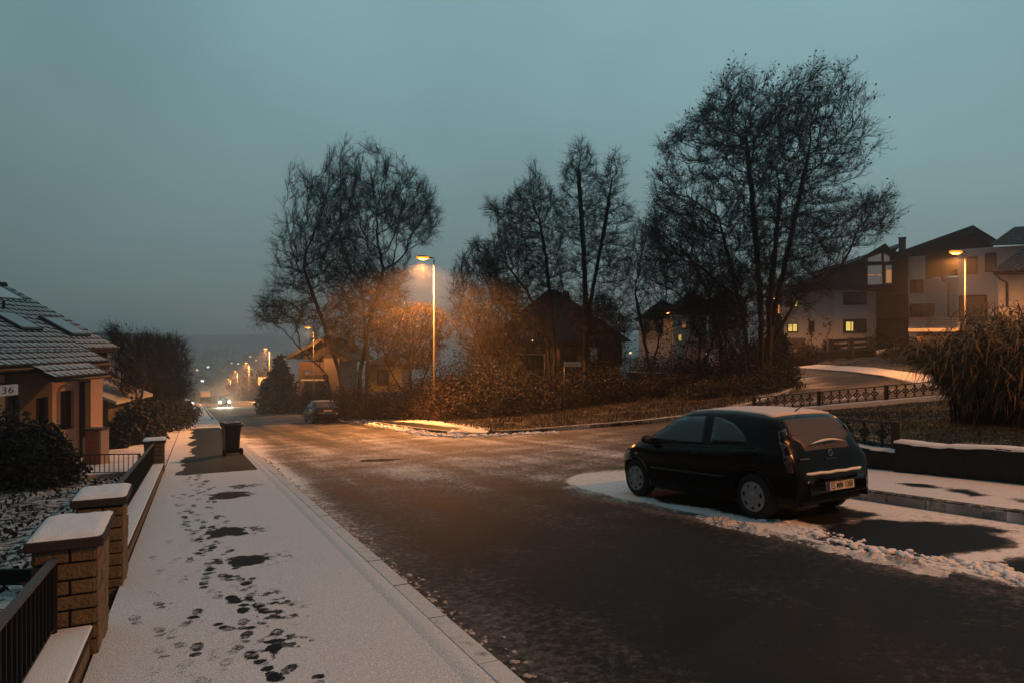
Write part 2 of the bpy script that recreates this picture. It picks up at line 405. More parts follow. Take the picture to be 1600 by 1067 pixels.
# road: main street and the junction, as one sheet; frost and snow as a mask
def road_snow(S, T, X, Y):
    n = fbm(X, Y, .35, 5)
    m = .24 + .15 * (n - .5)
    # thin frosty film in streaks along the direction people drive
    st1 = vnoise(S, T, 1, 8) * 0 + fbm(S * .12, T * 1.6, 1.0, 11)
    m = m + (st1 - .5) * .62 + (fbm(S, T, .9, 13) - .5) * .3
    # turning tracks into the side street
    rr = np.hypot(X - 13, Y - 9.5)
    m = m + (fbm(rr * 1.5, np.arctan2(Y - 9.5, X - 13) * 1.5, 1.0, 21) - .5) * .34 * sstep(9, 15, S) * sstep(3, 7, T)
    # lighter middle of the junction, clean wheel lines further down
    m = m + .38 * blob(S, T, 21, 7.8, 11, 7, 0, 1.2, 2) + .12 * sstep(18, 45, S) * (T < 9.6)
    m = m - .20 * blob(S, T, 4.5, 4.3, 8.5, 3.0, 0, .9, 3)
    for c in (3.0, 4.6, 6.0, 7.6):
        m = m - .10 * np.exp(-((T - c - .25 * (fbm(S * .1, S * 0, 1, 31) - .5)) / .32) ** 2) * sstep(16, 30, S)
    # slush along the left kerb
    m = m + .36 * np.exp(-((T - 1.95) / .28) ** 2) * (.55 + .8 * fbm(S, T, 1.3, 41)) * (S < 40)
    m = m + .22 * np.exp(-((T - 2.2) / .5) ** 2) * fbm(S, T, .6, 43)
    # right: unploughed parking strip
    edge = 6.42 + .25 * (fbm(S, S * 0, .8, 51) - .5) + .9 * sstep(10.5, 13.5, S) ** 2 * 2.2
    park = sstep(-.18, .12, T - edge) * (1 - sstep(11.9, 13.1, S + .10 * (T - 7) ** 2 - .2)) * (T < 9.9)
    park = park * (1 - .0 * S)
    m = np.maximum(m, park * 1.05)
    m = m + .30 * np.exp(-((T - 6.25) / .22) ** 2) * (S < 11) * (.4 + fbm(S, T, 2, 53)) + .16 * np.exp(-((T - 5.75) / .4) ** 2) * (S < 10.5) * fbm(S, T, 1.2, 55)
    # dry prints of parked cars
    for (cs, ct, rs, rt) in ((8.05, 7.62, 1.9, .86), (5.15, 7.42, .80, 1.0), (2.2, 7.42, 1.75, 1.0)):
        m = m - 1.35 * blob(S, T, cs, ct, rs, rt, 0, .34, 61 + int(cs), .62, 2.6)
    # far right kerb: snow pushed against it
    m = m + .55 * np.exp(-((T - 9.3) / .30) ** 2) * sstep(26, 29, S) * (1 - sstep(52, 60, S)) * (.5 + fbm(S, T, 1.0, 71))
    # side street surface: frost film, clean tracks
    side = sstep(13.5, 17, T)
    m = m * (1 - side) + side * (.36 + .55 * (fbm(X * .35, Y * .9, 1.0, 81) - .5))
    x0, y0 = P(1262, 598); m = m + .55 * blob(X, Y, x0, y0, 1.0, 4.5, -.3, 1.0, 83) * side
    x0, y0 = P(1300, 622); m = m + .30 * blob(X, Y, x0, y0, 9, 1.2, 0, 1.0, 85) * side
    x0, y0 = P(1345, 592); m = m - .30 * blob(X, Y, x0, y0, 3.5, 3.2, 0, .6, 87) * side
    return np.clip(m, -.3, 1.1)
S1 = np.concatenate([np.arange(-14, 14, .07), np.arange(14, 34, .14), np.arange(34, 70, .5)])
T1 = np.concatenate([np.arange(1.7, 10.2, .07), np.arange(10.2, 30, .3), np.arange(30, 78, .8)])
structure(grid_mesh('road', S1, T1, lambda X, Y, S, T: H(X, Y), M['road'], road_snow))
structure(grid_mesh('road_downhill', np.concatenate([np.arange(69.6, 330, 1.2), np.arange(330, 520, 10)]), np.arange(1.7, 10.3, .4), lambda X, Y, S, T: H(X, Y) + .004, M['road'],
    lambda S, T, X, Y: .42 + (fbm(S * .1, T * 1.5, 1, 11) - .5) * .4))

# left pavement with footprints trodden into the snow
KT = 1.62
def foot(X, Y, cx, cy, a, L=.27, w=.095):
    dx, dy = X - cx, Y - cy; c, s_ = math.cos(a), math.sin(a)
    u = dx * c + dy * s_; v = -dx * s_ + dy * c
    sole = np.hypot((u - .05) / (L * .34), v / (w * .5)) < 1
    heel = np.hypot((u + .10) / (L * .16), v / (w * .42)) < 1
    return sole | heel
def pave_snow(S, T, X, Y):
    m = np.full(S.shape, .93) + .12 * (fbm(X, Y, 3, 91) - .5)
    r = np.random.default_rng(12)
    near = S[:, 0] < 19
    # tracks: (t, first s, last s, strength, wobble, direction)
    walks = [(-.02, 3.0, 18, .50, .10, 0), (.12, 3.2, 18, .52, .08, 0), (.03, 3.0, 18, .40, .14, math.pi), (.30, 3, 17, .38, .12, 0),
             (.20, 3.1, 16, .60, .12, math.pi), (-.2, 3.2, 14, .33, .10, 0), (.36, 3.1, 11, .62, .07, 0), (.50, 3.1, 7.0, .85, .10, math.pi)]
    for (t0, sa, sb, amp, wob, dr) in walks:
        s_ = sa + r.uniform(0, .3); side = 1
        while s_ < sb:
            cs = s_ + r.normal(0, .05); ct = t0 + side * .085 + r.normal(0, wob * .5) + .10 * math.sin(s_ * .9 + t0 * 9)
            box = (np.abs(S[:, 0] - cs) < .25); 
            if box.any():
                i0, i1 = np.argmax(box), len(box) - np.argmax(box[::-1])
                sl = slice(i0, i1)
                a = dr + r.normal(0, .18) + (side * .12)
                k = amp * r.uniform(.35, 1.15)
                f = foot(S[sl], T[sl], cs, ct, a)
                m[sl] -= f * k * (.55 + .9 * fbm(X[sl], Y[sl], 22, 95))
            s_ += r.uniform(.30, .46) if dr == 0 else r.uniform(.36, .62); side = -side
    # scuffed, trodden-out patches
    for (px, py, rx, ry, k) in ((352, 832, .10, .22, 1.1), (388, 878, .09, .15, 1.1), (356, 774, .14, .30, 1.0), (375, 760, .10, .2, .5)):
        x, y = P(px, py, .1); s0, t0 = to_st(x, y)
        m -= k * blob(S, T, s0, t0, ry * 1.5, rx * 2.0, 0, .8, int(px), .9, 7)
        m -= .55 * blob(S, T, s0 - .05, t0 + .22, .32, .30, 0, 1.2, int(px) + 3, 1.2, 9) * (fbm(X, Y, 14, 7) > .56)
    for (px, py) in ((420, 930), (435, 960), (445, 1005)):
        x, y = P(px, py, .1); s0, t0 = to_st(x, y)
        m -= .6 * blob(S, T, s0, t0, .28, .22, 0, 1.3, int(py), 1.2, 9) * (fbm(X, Y, 16, 9) > .55)
    # the wet, cleared stretch in front of the drive
    wet = sstep(17.3, 17.6, S) * (1 - sstep(43, 45, S + .5 * (fbm(X, Y, 1, 96) - .5)))
    edge_t = -.12 + .75 * (fbm(S * .6, T, 1.5, 97) - .5) + .10 * (S > 24)
    m = m - 1.6 * wet * sstep(edge_t - .12, edge_t + .12, T) * (1 - sstep(1.38, 1.46, T) * (S < 24))
    m = np.where(S > 45, m - .2 * fbm(X, Y, .3, 98), m)
    m = m - .22 * sstep(.5, .8, vnoise(X, Y, .4, 99)) * (T < .9) * (S > 26)
    return m
S2 = np.concatenate([np.arange(-4, 1.5, .1), np.arange(1.5, 9, .014), np.arange(9, 19, .028), np.arange(19, 60, .12), np.arange(60, 330, 1.5)])
T2 = np.concatenate([np.arange(-.62, 1.48, .016), [1.48]])
structure(grid_mesh('pavement', S2, T2, lambda X, Y, S, T: H(X, Y) + .10 + .002 * fbm(X, Y, 2, 1), M['pave'], pave_snow))
# kerb stones: left, 1 m stones with joints
def kerb_line(name, pts, w, top, mat, sn=.75, side=1, stone=1.0, gap=.012, drop=.3):
    """stones laid along a polyline of (x,y); one object: the kerb"""
    mbv = []; mbf = []; d = 0; out = []
    P_ = [np.array(p, float) for p in pts]
    seg = [np.linalg.norm(P_[i + 1] - P_[i]) for i in range(len(P_) - 1)]; tot = sum(seg); cum = np.concatenate([[0], np.cumsum(seg)])
    def at(q):
        q = min(max(q, 0), tot - 1e-6); i = int(np.searchsorted(cum, q, side='right') - 1); i = min(i, len(seg) - 1)
        e = (P_[i + 1] - P_[i]) / seg[i]; return P_[i] + e * (q - cum[i]), np.array([-e[1], e[0]])
    q = 0; V = []; Q = []
    while q < tot - .05:
        b = min(q + stone, tot); (pa, na), (pb, nb_) = at(q + gap / 2), at(b - gap / 2)
        jz = random.uniform(-.004, .004); c = .012
        for (p, n_) in ((pa, na), (pb, nb_)):
            for off, dz in ((0, -drop), (0, -c), (c, 0), (w - c, 0), (w, -c), (w, -drop)):
                x, y = p + n_ * off * side; V.append((x, y, h(x, y) + top + dz + jz))
        k = len(V) - 12
        for i in range(5): Q.append((k + i, k + i + 1, k + 7 + i, k + 6 + i))
        Q.append((k + 0, k + 6, k + 11, k + 5)); 
        V += [V[k + i] for i in (0, 1, 4, 5)]; Q.append((len(V) - 4, len(V) - 3, len(V) - 2, len(V) - 1))
        q = b
    V = np.array(V)
    s, t = to_st(V[:, 0], V[:, 1])
    o = mesh_np(name, V, [np.array(Q)], mat, attr={'snow': np.full(len(V), sn)})
    return structure(o)
kerb_line('kerb', [st(-6, 1.79), st(20, 1.79), st(45, 1.79)], .16, .115, M['kerb'], .80, 1, 1.0)
kerb_line('kerb', [st(45, 1.79), st(330, 1.79)], .16, .10, M['kerb'], .7, 1, 6.0)
structure(grid_mesh('slush_line', np.arange(-6, 60, .08), np.array([1.475, 1.52, 1.57, 1.635]), lambda X, Y, S, T: H(X, Y) + .099 + .018 * np.sin(np.clip((T - 1.475) / .16, 0, 1) * 2.6) + .006 * (fbm(S * 2, T * 9, 1, 5) - .5), M['pave'], lambda S, T, X, Y: .72 + .5 * fbm(S * 3, T * 20, 1, 6)))

# far pavement on the right, beyond the junction
corner = [P(760, 680)]
c0 = to_st(*corner[0])
fp = [st(c0[0], c0[1]), st(c0[0] + 1.6, 9.75), st(31, 9.5), st(45, 9.5), st(90, 9.5), st(90, 12.2), st(45, 12.2), st(31, 12.1), st(c0[0] + 2.2, 11.7)]
def far_pave_snow(S, T, X, Y):
    m = .80 + .3 * (fbm(X, Y, .5, 5) - .5)
    x0, y0 = P(640, 668); m = m - .75 * blob(S, T, *to_st(x0, y0), 6.5, .95, 0, .5, 8)
    return m - .35 * sstep(42, 50, S)
structure(drape('far_pavement', fp, .5, lambda x, y: H(x, y) + .12, M['pave'], far_pave_snow, edge=.4))
structure(grid_mesh('far_pavement_downhill', np.arange(90, 330, 2.0), np.array([9.5, 10.8, 12.2]), lambda X, Y, S, T: H(X, Y) + .12, M['pave'], lambda S, T, X, Y: .75 + 0 * S))
kerb_line('kerb', [st(c0[0] + 1.6, 9.75), st(31, 9.5), st(60, 9.5), st(120, 9.5)], .14, .135, M['kerb'], .55, -1, 1.0)
# the wedge of rough ground inside the junction
isl = [P(768, 679.5), P(830, 676), P(900, 670), P(1000, 662.5), P(1070, 655), P(1130, 645), P(1185, 631), P(1225, 618), P(1246, 606), P(1248, 598), P(1238, 589), P(1215, 581), P(1192, 577)]
isl_back = [P(1150, 574), (16, 88), st(100, 36), st(100, 12.2), st(60, 12.2), st(45, 12.2), st(31, 12.1), st(c0[0] + 2.2, 11.7)]
isl_poly = isl + isl_back
def z_isl(x, y):
    s, t = to_st(x, y)
    bank = .9 * sstep(12.8, 17, t) * sstep(27, 33, s) * (1 - sstep(60, 80, s))
    return H(x, y) + .13 + bank * 0 + .10 * (fbm(x, y, .7, 31) - .5)
def isl_snow(S, T, X, Y):
    m = .30 + 0 * S
    d = np.full(S.shape, 1e9)
    for i in range(8):
        a, b = np.array(isl[i]), np.array(isl[i + 1]); e = b - a; q = np.clip(((X - a[0]) * e[0] + (Y - a[1]) * e[1]) / (e @ e), 0, 1)
        d = np.minimum(d, np.hypot(X - a[0] - q * e[0], Y - a[1] - q * e[1]))
    m = m + .26 * (1 - sstep(0, 1.6, d)) * sstep(4, 6, X)
    x0, y0 = P(1000, 612); m = m + .16 * blob(X, Y, x0, y0, 5.5, 6, 0, .9, 7)
    return m
structure(drape('verge_ground', isl_poly, .7, z_isl, M['verge'], isl_snow, edge=.35))
kerb_line('kerb', isl[:-1], .13, .15, M['kerb'], .62, 1, .8, drop=.35)

# snowy pavement and drives across the side street
sp = [P(1130, 571), P(1201, 574), P(1260, 577.5), P(1325, 582.5), P(1380, 590), P(1435, 604), P(1490, 617), P(1600, 642), P(1720, 668), P(1720, 615), P(1600, 600), P(1500, 594), P(1451, 588), P(1363, 576), P(1278, 571), P(1218, 568.5), P(1130, 566)]
structure(drape('side_pavement', sp, .8, lambda x, y: H(x, y) + .10, M['pave'], lambda S, T, X, Y: .86 + .2 * (fbm(X, Y, .4, 3) - .5), edge=.5))
kerb_line('kerb', sp[1:8], .13, .12, M['kerb'], .55, 1, 1.0)
dr = [P(1218, 568.5), P(1278, 571), P(1363, 576), P(1451, 588), P(1600, 600), (60, 62), (40, 75), (26, 75)]
structure(drape('front_gardens', dr, 1.2, lambda x, y: H(x, y) + .16 + .25 * (fbm(x, y, .25, 9) - .5), M['verge'], lambda S, T, X, Y: .33 + 0 * S, edge=.8))

# right pavement beside the parked car, its kerb, and the walled corner garden
rk = [st(-8, 9.05), st(4, 9.05), st(9, 9.05), st(11, 9.3), st(12.3, 9.9), st(13.3, 11.0), st(13.9, 12.6)]
ro = [st(14.0, 14), st(13.8, 11.3), st(-8, 11.1)]
def rp_snow(S, T, X, Y):
    m = .93 + .2 * (fbm(X, Y, 2, 3) - .5)
    for (px, py) in ((1440, 760), (1420, 758), (1505, 770), (1515, 772), (1350, 750), (1362, 752), (1590, 783), (1598, 787), (1460, 762)):
        x, y = P(px, py, .12); s0, t0 = to_st(x, y); m = m - .5 * blob(S, T, s0, t0, .30, .09, .1, .9, int(px), .5, 6)
    return m
structure(drape('right_pavement', rk + ro, .25, lambda x, y: H(x, y) + .13, M['pave'], rp_snow, edge=.25))
kerb_line('kerb', rk, .14, .15, M['kerb'], .30, -1, 1.0)
# garden behind the walls, carried a little above the pavement
WT = 11.15                       # wall line
g_a, g_b = st(-6, WT + .2), st(14.0, WT + .2)
f_a, f_b = P(1178, 652), P(1480, 626)
fdir = np.array(f_b) - np.array(f_a)
f_ext = tuple(np.array(f_b) + fdir * 1.6)
def z_gard(x, y):
    s, t = to_st(x, y)
    zb = -1.66 - .020 * s
    e = np.array(f_b) - np.array(f_a); e = e / np.linalg.norm(e); n = np.array([-e[1], e[0]])
    d = (x - f_a[0]) * n[0] + (y - f_a[1]) * n[1]          # distance from fence line (negative = garden side)
    w = sstep(-9, 0, d)
    return zb * (1 - w) + (H(x, y) + .05) * w + .05 * (fbm(x, y, .8, 6) - .5)
structure(drape('garden_lawn', [g_a, g_b, f_a, f_b, f_ext, (26, 4)], .5, z_gard, M['lawn'], lambda S, T, X, Y: .27 + .12 * (1 - sstep(11.6, 12.6, T)), skirt=1.2, edge=.5))
# left front garden, mottled with snow
lg = [st(-6, -.98), st(19.2, -.98), st(19.4, -3.2), st(20, -16), st(-6, -16)]
structure(drape('front_garden_ground', lg, .25, lambda x, y: H(x, y) - .02 + .06 * (fbm(x, y, 1.2, 6) - .5), M['soil'], lambda S, T, X, Y: .53 + .10 * (fbm(X, Y, .4, 2) - .5), edge=.5))
lg2 = [st(19.5, -.65), st(60, -.65), st(60, -22), st(19.9, -16), st(19.5, -3.2)]
structure(drape('driveway', lg2, .5, lambda x, y: H(x, y) + .08 + .03 * (fbm(x, y, 1.2, 6) - .5), M['pave'], lambda S, T, X, Y: .72 + .8 * (fbm(X, Y, .9, 2) - .5), edge=.5))

# ridges of ploughed snow: countless lumps, one mass
def lumps(name, pts, rad, mat, seed=1):
    bm = bmesh.new(); bmesh.ops.create_icosphere(bm, subdivisions=2, radius=1); me = bpy.data.meshes.new('t'); bm.to_mesh(me); bm.free()
    v = np.array([x.co for x in me.vertices]); f = np.array([list(p.vertices) for p in me.polygons]); bpy.data.meshes.remove(me)
    r = np.random.default_rng(seed); n = len(pts); V = []; Fc = []
    for i, ((x, y), q) in enumerate(zip(pts, rad)):
        d = 1 + .45 * (vnoise(v[:, 0] * 1.7 + i * 3.1, v[:, 1] * 1.7 + v[:, 2] * 2.3, 1, 2) - .5) * 2
        w = v * d[:, None] * q * np.array([r.uniform(.8, 1.4), r.uniform(.8, 1.4), r.uniform(.45, .8)])
        V.append(w + [x, y, h(x, y) + q * .2]); Fc.append(f + i * len(v))
    return tag(mesh_np(name, np.concatenate(V), [np.concatenate(Fc)], mat, smooth=True), 'low ridge of ploughed snow lumps', None, kind='stuff')
def z_bank(X, Y, S, T):
    c0_ = 6.28 + .20 * (fbm(S, S * 0, .8, 51) - .5) + .12 * (fbm(S, S * 0, 3, 52) - .5)
    env = np.exp(-((T - c0_) / (.10 + .12 * fbm(S, S * 0, 1.1, 57))) ** 2) * (.06 + 1.7 * sstep(.38, .72, fbm(S, S * 0, .9, 53))) * (1 - .75 * sstep(6.0, 9.5, S))
    lump = np.abs(fbm(X, Y, 9, 61, 4) - .5) * 2; lump2 = fbm(X, Y, 26, 63, 3)
    return H(X, Y) - .013 + env * (.006 + .115 * np.maximum(0, .55 - lump) * (lump2 + .35))
structure(grid_mesh('snow_bank', np.arange(-6, 10.6, .022), np.arange(5.85, 6.8, .022), z_bank, M['bank'], lambda S, T, X, Y: .30 + .75 * fbm(X, Y, 9, 3)))
r = np.random.default_rng(5)
pts = []; rad = []
ridge = [(1040, 792), (1075, 797), (1110, 802), (1150, 806), (1200, 814), (1255, 828), (1300, 843), (1360, 858), (1420, 872), (1480, 878), (1540, 893), (1600, 908), (1680, 930)]
dens = [1, 2, 3, 5, 8, 26, 18, 26, 20, 24, 44, 60, 60]
for i in range(len(ridge) - 1):
    a, b = np.array(P(*ridge[i])), np.array(P(*ridge[i + 1]))
    for _ in range(dens[i] * 2):
        q = r.random(); p = a + (b - a) * q + r.normal(0, .11, 2); pts.append(tuple(p)); rad.append(abs(r.normal(.010, .014)) + .006)
for (px, py) in ((1275, 836), (1360, 858), (1395, 866), (1525, 888), (1510, 880), (1560, 892), (1585, 900)):
    for _ in range(4): p = np.array(P(px, py)) + r.normal(0, .05, 2); pts.append(tuple(p)); rad.append(r.uniform(.03, .055))
lumps('snow_ridge', pts, rad, M['snow'], 2)
pts = []; rad = []
ridge2 = [(478, 660), (530, 657), (560, 659), (600, 664), (640, 674), (675, 680), (720, 682), (775, 681), (810, 678.5), (870, 676)]
for i in range(len(ridge2) - 1):
    a, b = np.array(P(*ridge2[i])), np.array(P(*ridge2[i + 1])); L = np.linalg.norm(b - a)
    for _ in range(int(L * 45)):
        q = r.random(); p = a + (b - a) * q + r.normal(0, .20, 2) * [1, 1]; pts.append(tuple(p)); rad.append(abs(r.normal(.035, .035)) + .015)
for (px, py) in ((752, 676), (754, 677), (755, 675.5), (710, 679), (708, 678)): pts.append(P(px, py)); rad.append(.22)
lumps('snow_ridge', pts, rad, M['snow'], 3)
pts = []; rad = []
for _ in range(500):
    s_ = r.uniform(2, 22); pts.append(st(s_, 1.83 + abs(r.normal(0, .10)))); rad.append(abs(r.normal(.009, .008)) + .004)
lumps('kerb_slush', pts, rad, M['slush'], 4)
x0, y0 = P(588, 718.5)
V = [(x0, y0, h(x0, y0) + .006)]; n = 28
for i in range(n):
    a = 2 * math.pi * i / n; q = 1 + .25 * math.sin(3 * a) + .12 * math.sin(5 * a + 1)
    x, y = x0 + .62 * q * (1 + .5 * math.cos(a + 1)) * math.cos(a), y0 + .33 * q * math.sin(a); V.append((x, y, h(x, y) + .006))
pud = mesh_np('puddle', V, [np.array([(0, 1 + i, 1 + (i + 1) % n) for i in range(n)])], plain('puddle_water', (.006, .006, .006), .12, spec=1.0, vary=.1))
pud['kind'] = 'structure'
# ------------------------------------------------------------------ trees and shrubs
def grow(seeds, att, step=.4, infl=4.0, kill=.75, iters=140, up=.08, rs=None, wob=.25):
    """space colonisation: seeds = list of trunk polylines; att = (n,3) points the crown must reach"""
    r = rs or np.random.default_rng(1)
    pos = []; par = []
    for line in seeds:
        line = [np.array(p, float) for p in line]
        if line[0][2] < .5 and np.hypot(*line[0][:2]) < 2.2: line = [np.array([0, 0, -.25])] + line; last = -1; first = True
        for a, b in zip(line[:-1], line[1:]):
            k = max(1, int(np.linalg.norm(b - a) / step))
            for j in range(k + (0 if not first else 0)):
                if first and j == 0: pos.append(a); par.append(-1); last = len(pos) - 1; first = False; continue
                pos.append(a + (b - a) * j / k + r.normal(0, .02, 3)); par.append(last); last = len(pos) - 1
        pos.append(line[-1]); par.append(last)
    att = np.array(att); alive = np.ones(len(att), bool)
    near = np.zeros(len(att), int); dist = np.full(len(att), 1e9)
    def upd(i0):
        for i in range(i0, len(pos)):
            d = np.linalg.norm(att - pos[i], axis=1); k = d < dist; dist[k] = d[k]; near[k] = i
    upd(0); seen = {}
    for it in range(iters):
        alive &= dist > kill
        ok = alive & (dist < infl)
        if not ok.any():
            if alive.any() and it < 60: infl *= 1.4; continue
            break
        i0 = len(pos); idx = near[ok]; dv = att[ok] - np.array(pos)[idx]; dv /= np.linalg.norm(dv, axis=1)[:, None]
        uq, inv = np.unique(idx, return_inverse=True); sm = np.zeros((len(uq), 3)); np.add.at(sm, inv, dv)
        for u_, d in zip(uq, sm):
            L = np.linalg.norm(d)
            if L < 1e-3: continue
            d = d / L + r.normal(0, wob, 3); d[2] += up
            if par[u_] >= 0: d += .35 * (pos[u_] - pos[par[u_]]) / step
            d /= np.linalg.norm(d)
            c = seen.get(u_, 0)
            if c > 3: alive[(near == u_)] = False; continue
            seen[u_] = c + 1
            pos.append(pos[u_] + d * step); par.append(int(u_))
        upd(i0)
        if len(pos) > 11000: break
    return np.array(pos), np.array(par)
def radii(par, tip=.008, ex=2.4, mx=None):
    n = len(par); acc = np.zeros(n); nch = np.zeros(n, int)
    for i in range(n - 1, -1, -1):
        if nch[i] == 0: acc[i] += tip ** ex
        if par[i] >= 0: acc[par[i]] += acc[i]; nch[par[i]] += 1
    r = acc ** (1 / ex)
    return (np.minimum(r, mx) if mx else r), nch
def prisms(A, B, ra, rb, k):
    d = B - A; L = np.linalg.norm(d, axis=1, keepdims=True); d = d / np.maximum(L, 1e-6)
    ref = np.where(np.abs(d[:, 2:3]) > .9, np.array([[1., 0, 0]]), np.array([[0, 0, 1.]]))
    a = np.cross(d, ref); a /= np.linalg.norm(a, axis=1, keepdims=True); b = np.cross(d, a)
    th = 2 * np.pi * np.arange(k) / k
    ring = a[:, None, :] * np.cos(th)[None, :, None] + b[:, None, :] * np.sin(th)[None, :, None]
    V = np.concatenate([A[:, None, :] + ring * ra[:, None, None], B[:, None, :] + ring * rb[:, None, None]], 1).reshape(-1, 3)
    n = len(A); base = (np.arange(n) * 2 * k)[:, None]; j = np.arange(k)
    Q = np.stack([base + j, base + (j + 1) % k, base + k + (j + 1) % k, base + k + j], -1).reshape(-1, 4)
    return V, Q
def join_np(parts):
    V = []; Q = []; n = 0
    for v, q in parts:
        V.append(v); Q.append(q + n); n += len(v)
    return np.concatenate(V), np.concatenate(Q)
def twigs_of(pos, par, rad, per, L, r, spread=.9, thin=.03, gen2=2, rr=.006, upb=.3):
    """short straight-ish shoots off the thin branches, each with side shoots"""
    idx = np.where((rad < thin) & (par >= 0))[0]; idx = np.concatenate([idx, idx[rad[idx] < rad[idx].min() * 1.3]])
    if not len(idx): return None
    idx = np.repeat(idx, per); n = len(idx)
    d0 = pos[idx] - pos[par[idx]]; d0 /= np.linalg.norm(d0, axis=1)[:, None] + 1e-9
    q = r.random(n)[:, None]; A = pos[par[idx]] + (pos[idx] - pos[par[idx]]) * q
    d = d0 + r.normal(0, spread * .6, (n, 3)); d[:, 2] += upb; d /= np.linalg.norm(d, axis=1)[:, None]
    ln = (L * r.uniform(.4, 1.2, n))[:, None]; Mid = A + d * ln * .5
    d2 = d + r.normal(0, .22, (n, 3)); d2[:, 2] += .08; d2 /= np.linalg.norm(d2, axis=1)[:, None]; B = Mid + d2 * ln * .5
    w = np.full(n, rr)
    As, Bs, Wa, Wb = [A, Mid], [Mid, B], [w, w * .8], [w * .8, w * .45]
    tips = [B]
    for g in range(gen2):
        q = r.uniform(.2, .95, n)[:, None]; a = A + (B - A) * q
        dd = d + r.normal(0, .55, (n, 3)); dd /= np.linalg.norm(dd, axis=1)[:, None]; e = a + dd * ln * r.uniform(.3, .6, n)[:, None]
        As.append(a); Bs.append(e); Wa.append(w * .7); Wb.append(w * .35); tips.append(e)
    return np.concatenate(As), np.concatenate(Bs), np.concatenate(Wa), np.concatenate(Wb), np.concatenate(tips)
def quads_leaf(Pt, size, r, elong=1.6, droop=.3):
    n = len(Pt); a = r.normal(0, 1, (n, 3)); a[:, 2] -= droop; a /= np.linalg.norm(a, axis=1)[:, None]
    b = np.cross(a, r.normal(0, 1, (n, 3))); b /= np.linalg.norm(b, axis=1)[:, None] + 1e-9
    s_ = (size * r.uniform(.6, 1.4, n))[:, None]
    V = np.stack([Pt, Pt + a * s_ * elong * .5 + b * s_ * .5, Pt + a * s_ * elong, Pt + a * s_ * elong * .5 - b * s_ * .5], 1).reshape(-1, 3)
    return V, (np.arange(n) * 4)[:, None] + np.arange(4)
def pip(poly, x, y): return inside(poly, np.asarray(x, float), np.asarray(y, float))
def crown_points(poly_px, Y, n, r, depth=.42, center=None):
    """points of a crown whose outline from the street is the px polygon, as deep as it is wide"""
    xs = [p[0] for p in poly_px]; ys = [p[1] for p in poly_px]; out = []
    cx = center or (min(xs) + max(xs)) / 2
    X = r.uniform(min(xs), max(xs), n * 5); Yp = r.uniform(min(ys), max(ys), n * 5)
    k = pip(poly_px, X, Yp); X, Yp = X[k][:n], Yp[k][:n]
    half = (max(xs) - min(xs)) / 2 * Y / F * depth * 2
    # local half width of the outline at this height gives the depth
    k = (fbm(X * .035, Yp * .035, 1.0, int(Y * 3), 3) > .43) | (r.random(len(X)) < .10); X, Yp = X[k], Yp[k]
    prof = np.clip(1 - ((X - cx) / ((max(xs) - min(xs)) / 2)) ** 2, .05, 1) ** .5
    dy = r.uniform(-1, 1, len(X)) * half * prof * .8
    YY = Y + dy
    return np.stack([(X - 800) / F * Y, YY, -(Yp - 533.5) / F * Y], 1)
def bare_tree(name, label, base, trunks, poly_px, Y, n_att, seed, step=.4, kill=.7, infl=4, tip=.007, per=2, tw=.8, leaves=0, leafsize=.09,
              leafmat=None, group=None, cat='tree', up=.08, topleaf=None, ex=2.2, mat=None, thin=.034, extra=None, gen2=3, rr=.006, spread=.9, wob=.25):
    r = np.random.default_rng(seed); b = Vector(base)
    y0_, y1_ = min(p[1] for p in poly_px), max(p[1] for p in poly_px); mx_ = sum(p[0] for p in poly_px) / len(poly_px); k_ = tw * F / Y * .75
    poly_px = [(mx_ + (p[0] - mx_) * (1 - 2 * k_ * .6 / (y1_ - y0_)), p[1] + k_ * (1 - (p[1] - y0_) / (y1_ - y0_)) ) for p in poly_px]
    att = crown_points(poly_px, Y, n_att, r)
    if extra is not None: att = np.concatenate([att, extra])
    att = att - np.array(b)
    pos, par = grow([[np.array(p) for p in tr] for tr in trunks], att, step, infl, kill, 160, up, r, wob)
    rad, nch = radii(par, tip, ex); print('tree', len(pos), 'max r', rad.max())
    root = thing(name, label, cat, b, 0, group)
    m = par >= 0; i = np.where(m)[0]
    ra = np.maximum(rad[par[i]], rad[i]); ra = np.minimum(ra, rad[i] * 1.35); rb = rad[i]
    parts = []
    for lo, hi, k in ((0, .02, 3), (.02, .07, 5), (.07, 9, 9)):
        q = (rb >= lo) & (rb < hi)
        if q.any(): parts.append(prisms(pos[par[i[q]]], pos[i[q]], ra[q], rb[q], k))
    thick = [p for p in parts[-1:]]
    V, Q = join_np(parts[1:] if len(parts) > 1 else parts)
    mesh_np('trunk', V, [Q], mat or M['bark'], root, smooth=True)
    tp = [parts[0]] if len(parts) > 1 else []
    t_ = twigs_of(pos, par, rad, per, tw, r, thin=thin, gen2=gen2, rr=rr, spread=spread)
    if t_ is not None:
        tp.append(prisms(t_[0], t_[1], t_[2], t_[3], 3))
        if leaves:
            tips = t_[4]; pz = tips[:, 2]
            if topleaf is not None: w = np.clip((pz / pz.max() - topleaf) / (1 - topleaf), 0, 1) ** 1.2 + .06
            else: w = np.ones(len(pz))
            w = w / w.sum(); nl = min(leaves, int((w > 0).sum()))
            k = r.choice(len(tips), nl, p=w, replace=False)
            lv, lq = quads_leaf(tips[k], leafsize, r)
            mesh_np('leaves', lv, [lq], leafmat or M['deadleaf'], root)
    V, Q = join_np(tp)
    mesh_np('crown', V, [Q], M['twig'], root)
    return root
def gz(x, y): return h(x, y) + .05
def gpt(px, Y):
    """ground point below px at distance Y"""
    x = (px - 800) / F * Y; return (x, Y, gz(x, Y))
def zpx(py, Y): return -(py - 533.5) / F * Y

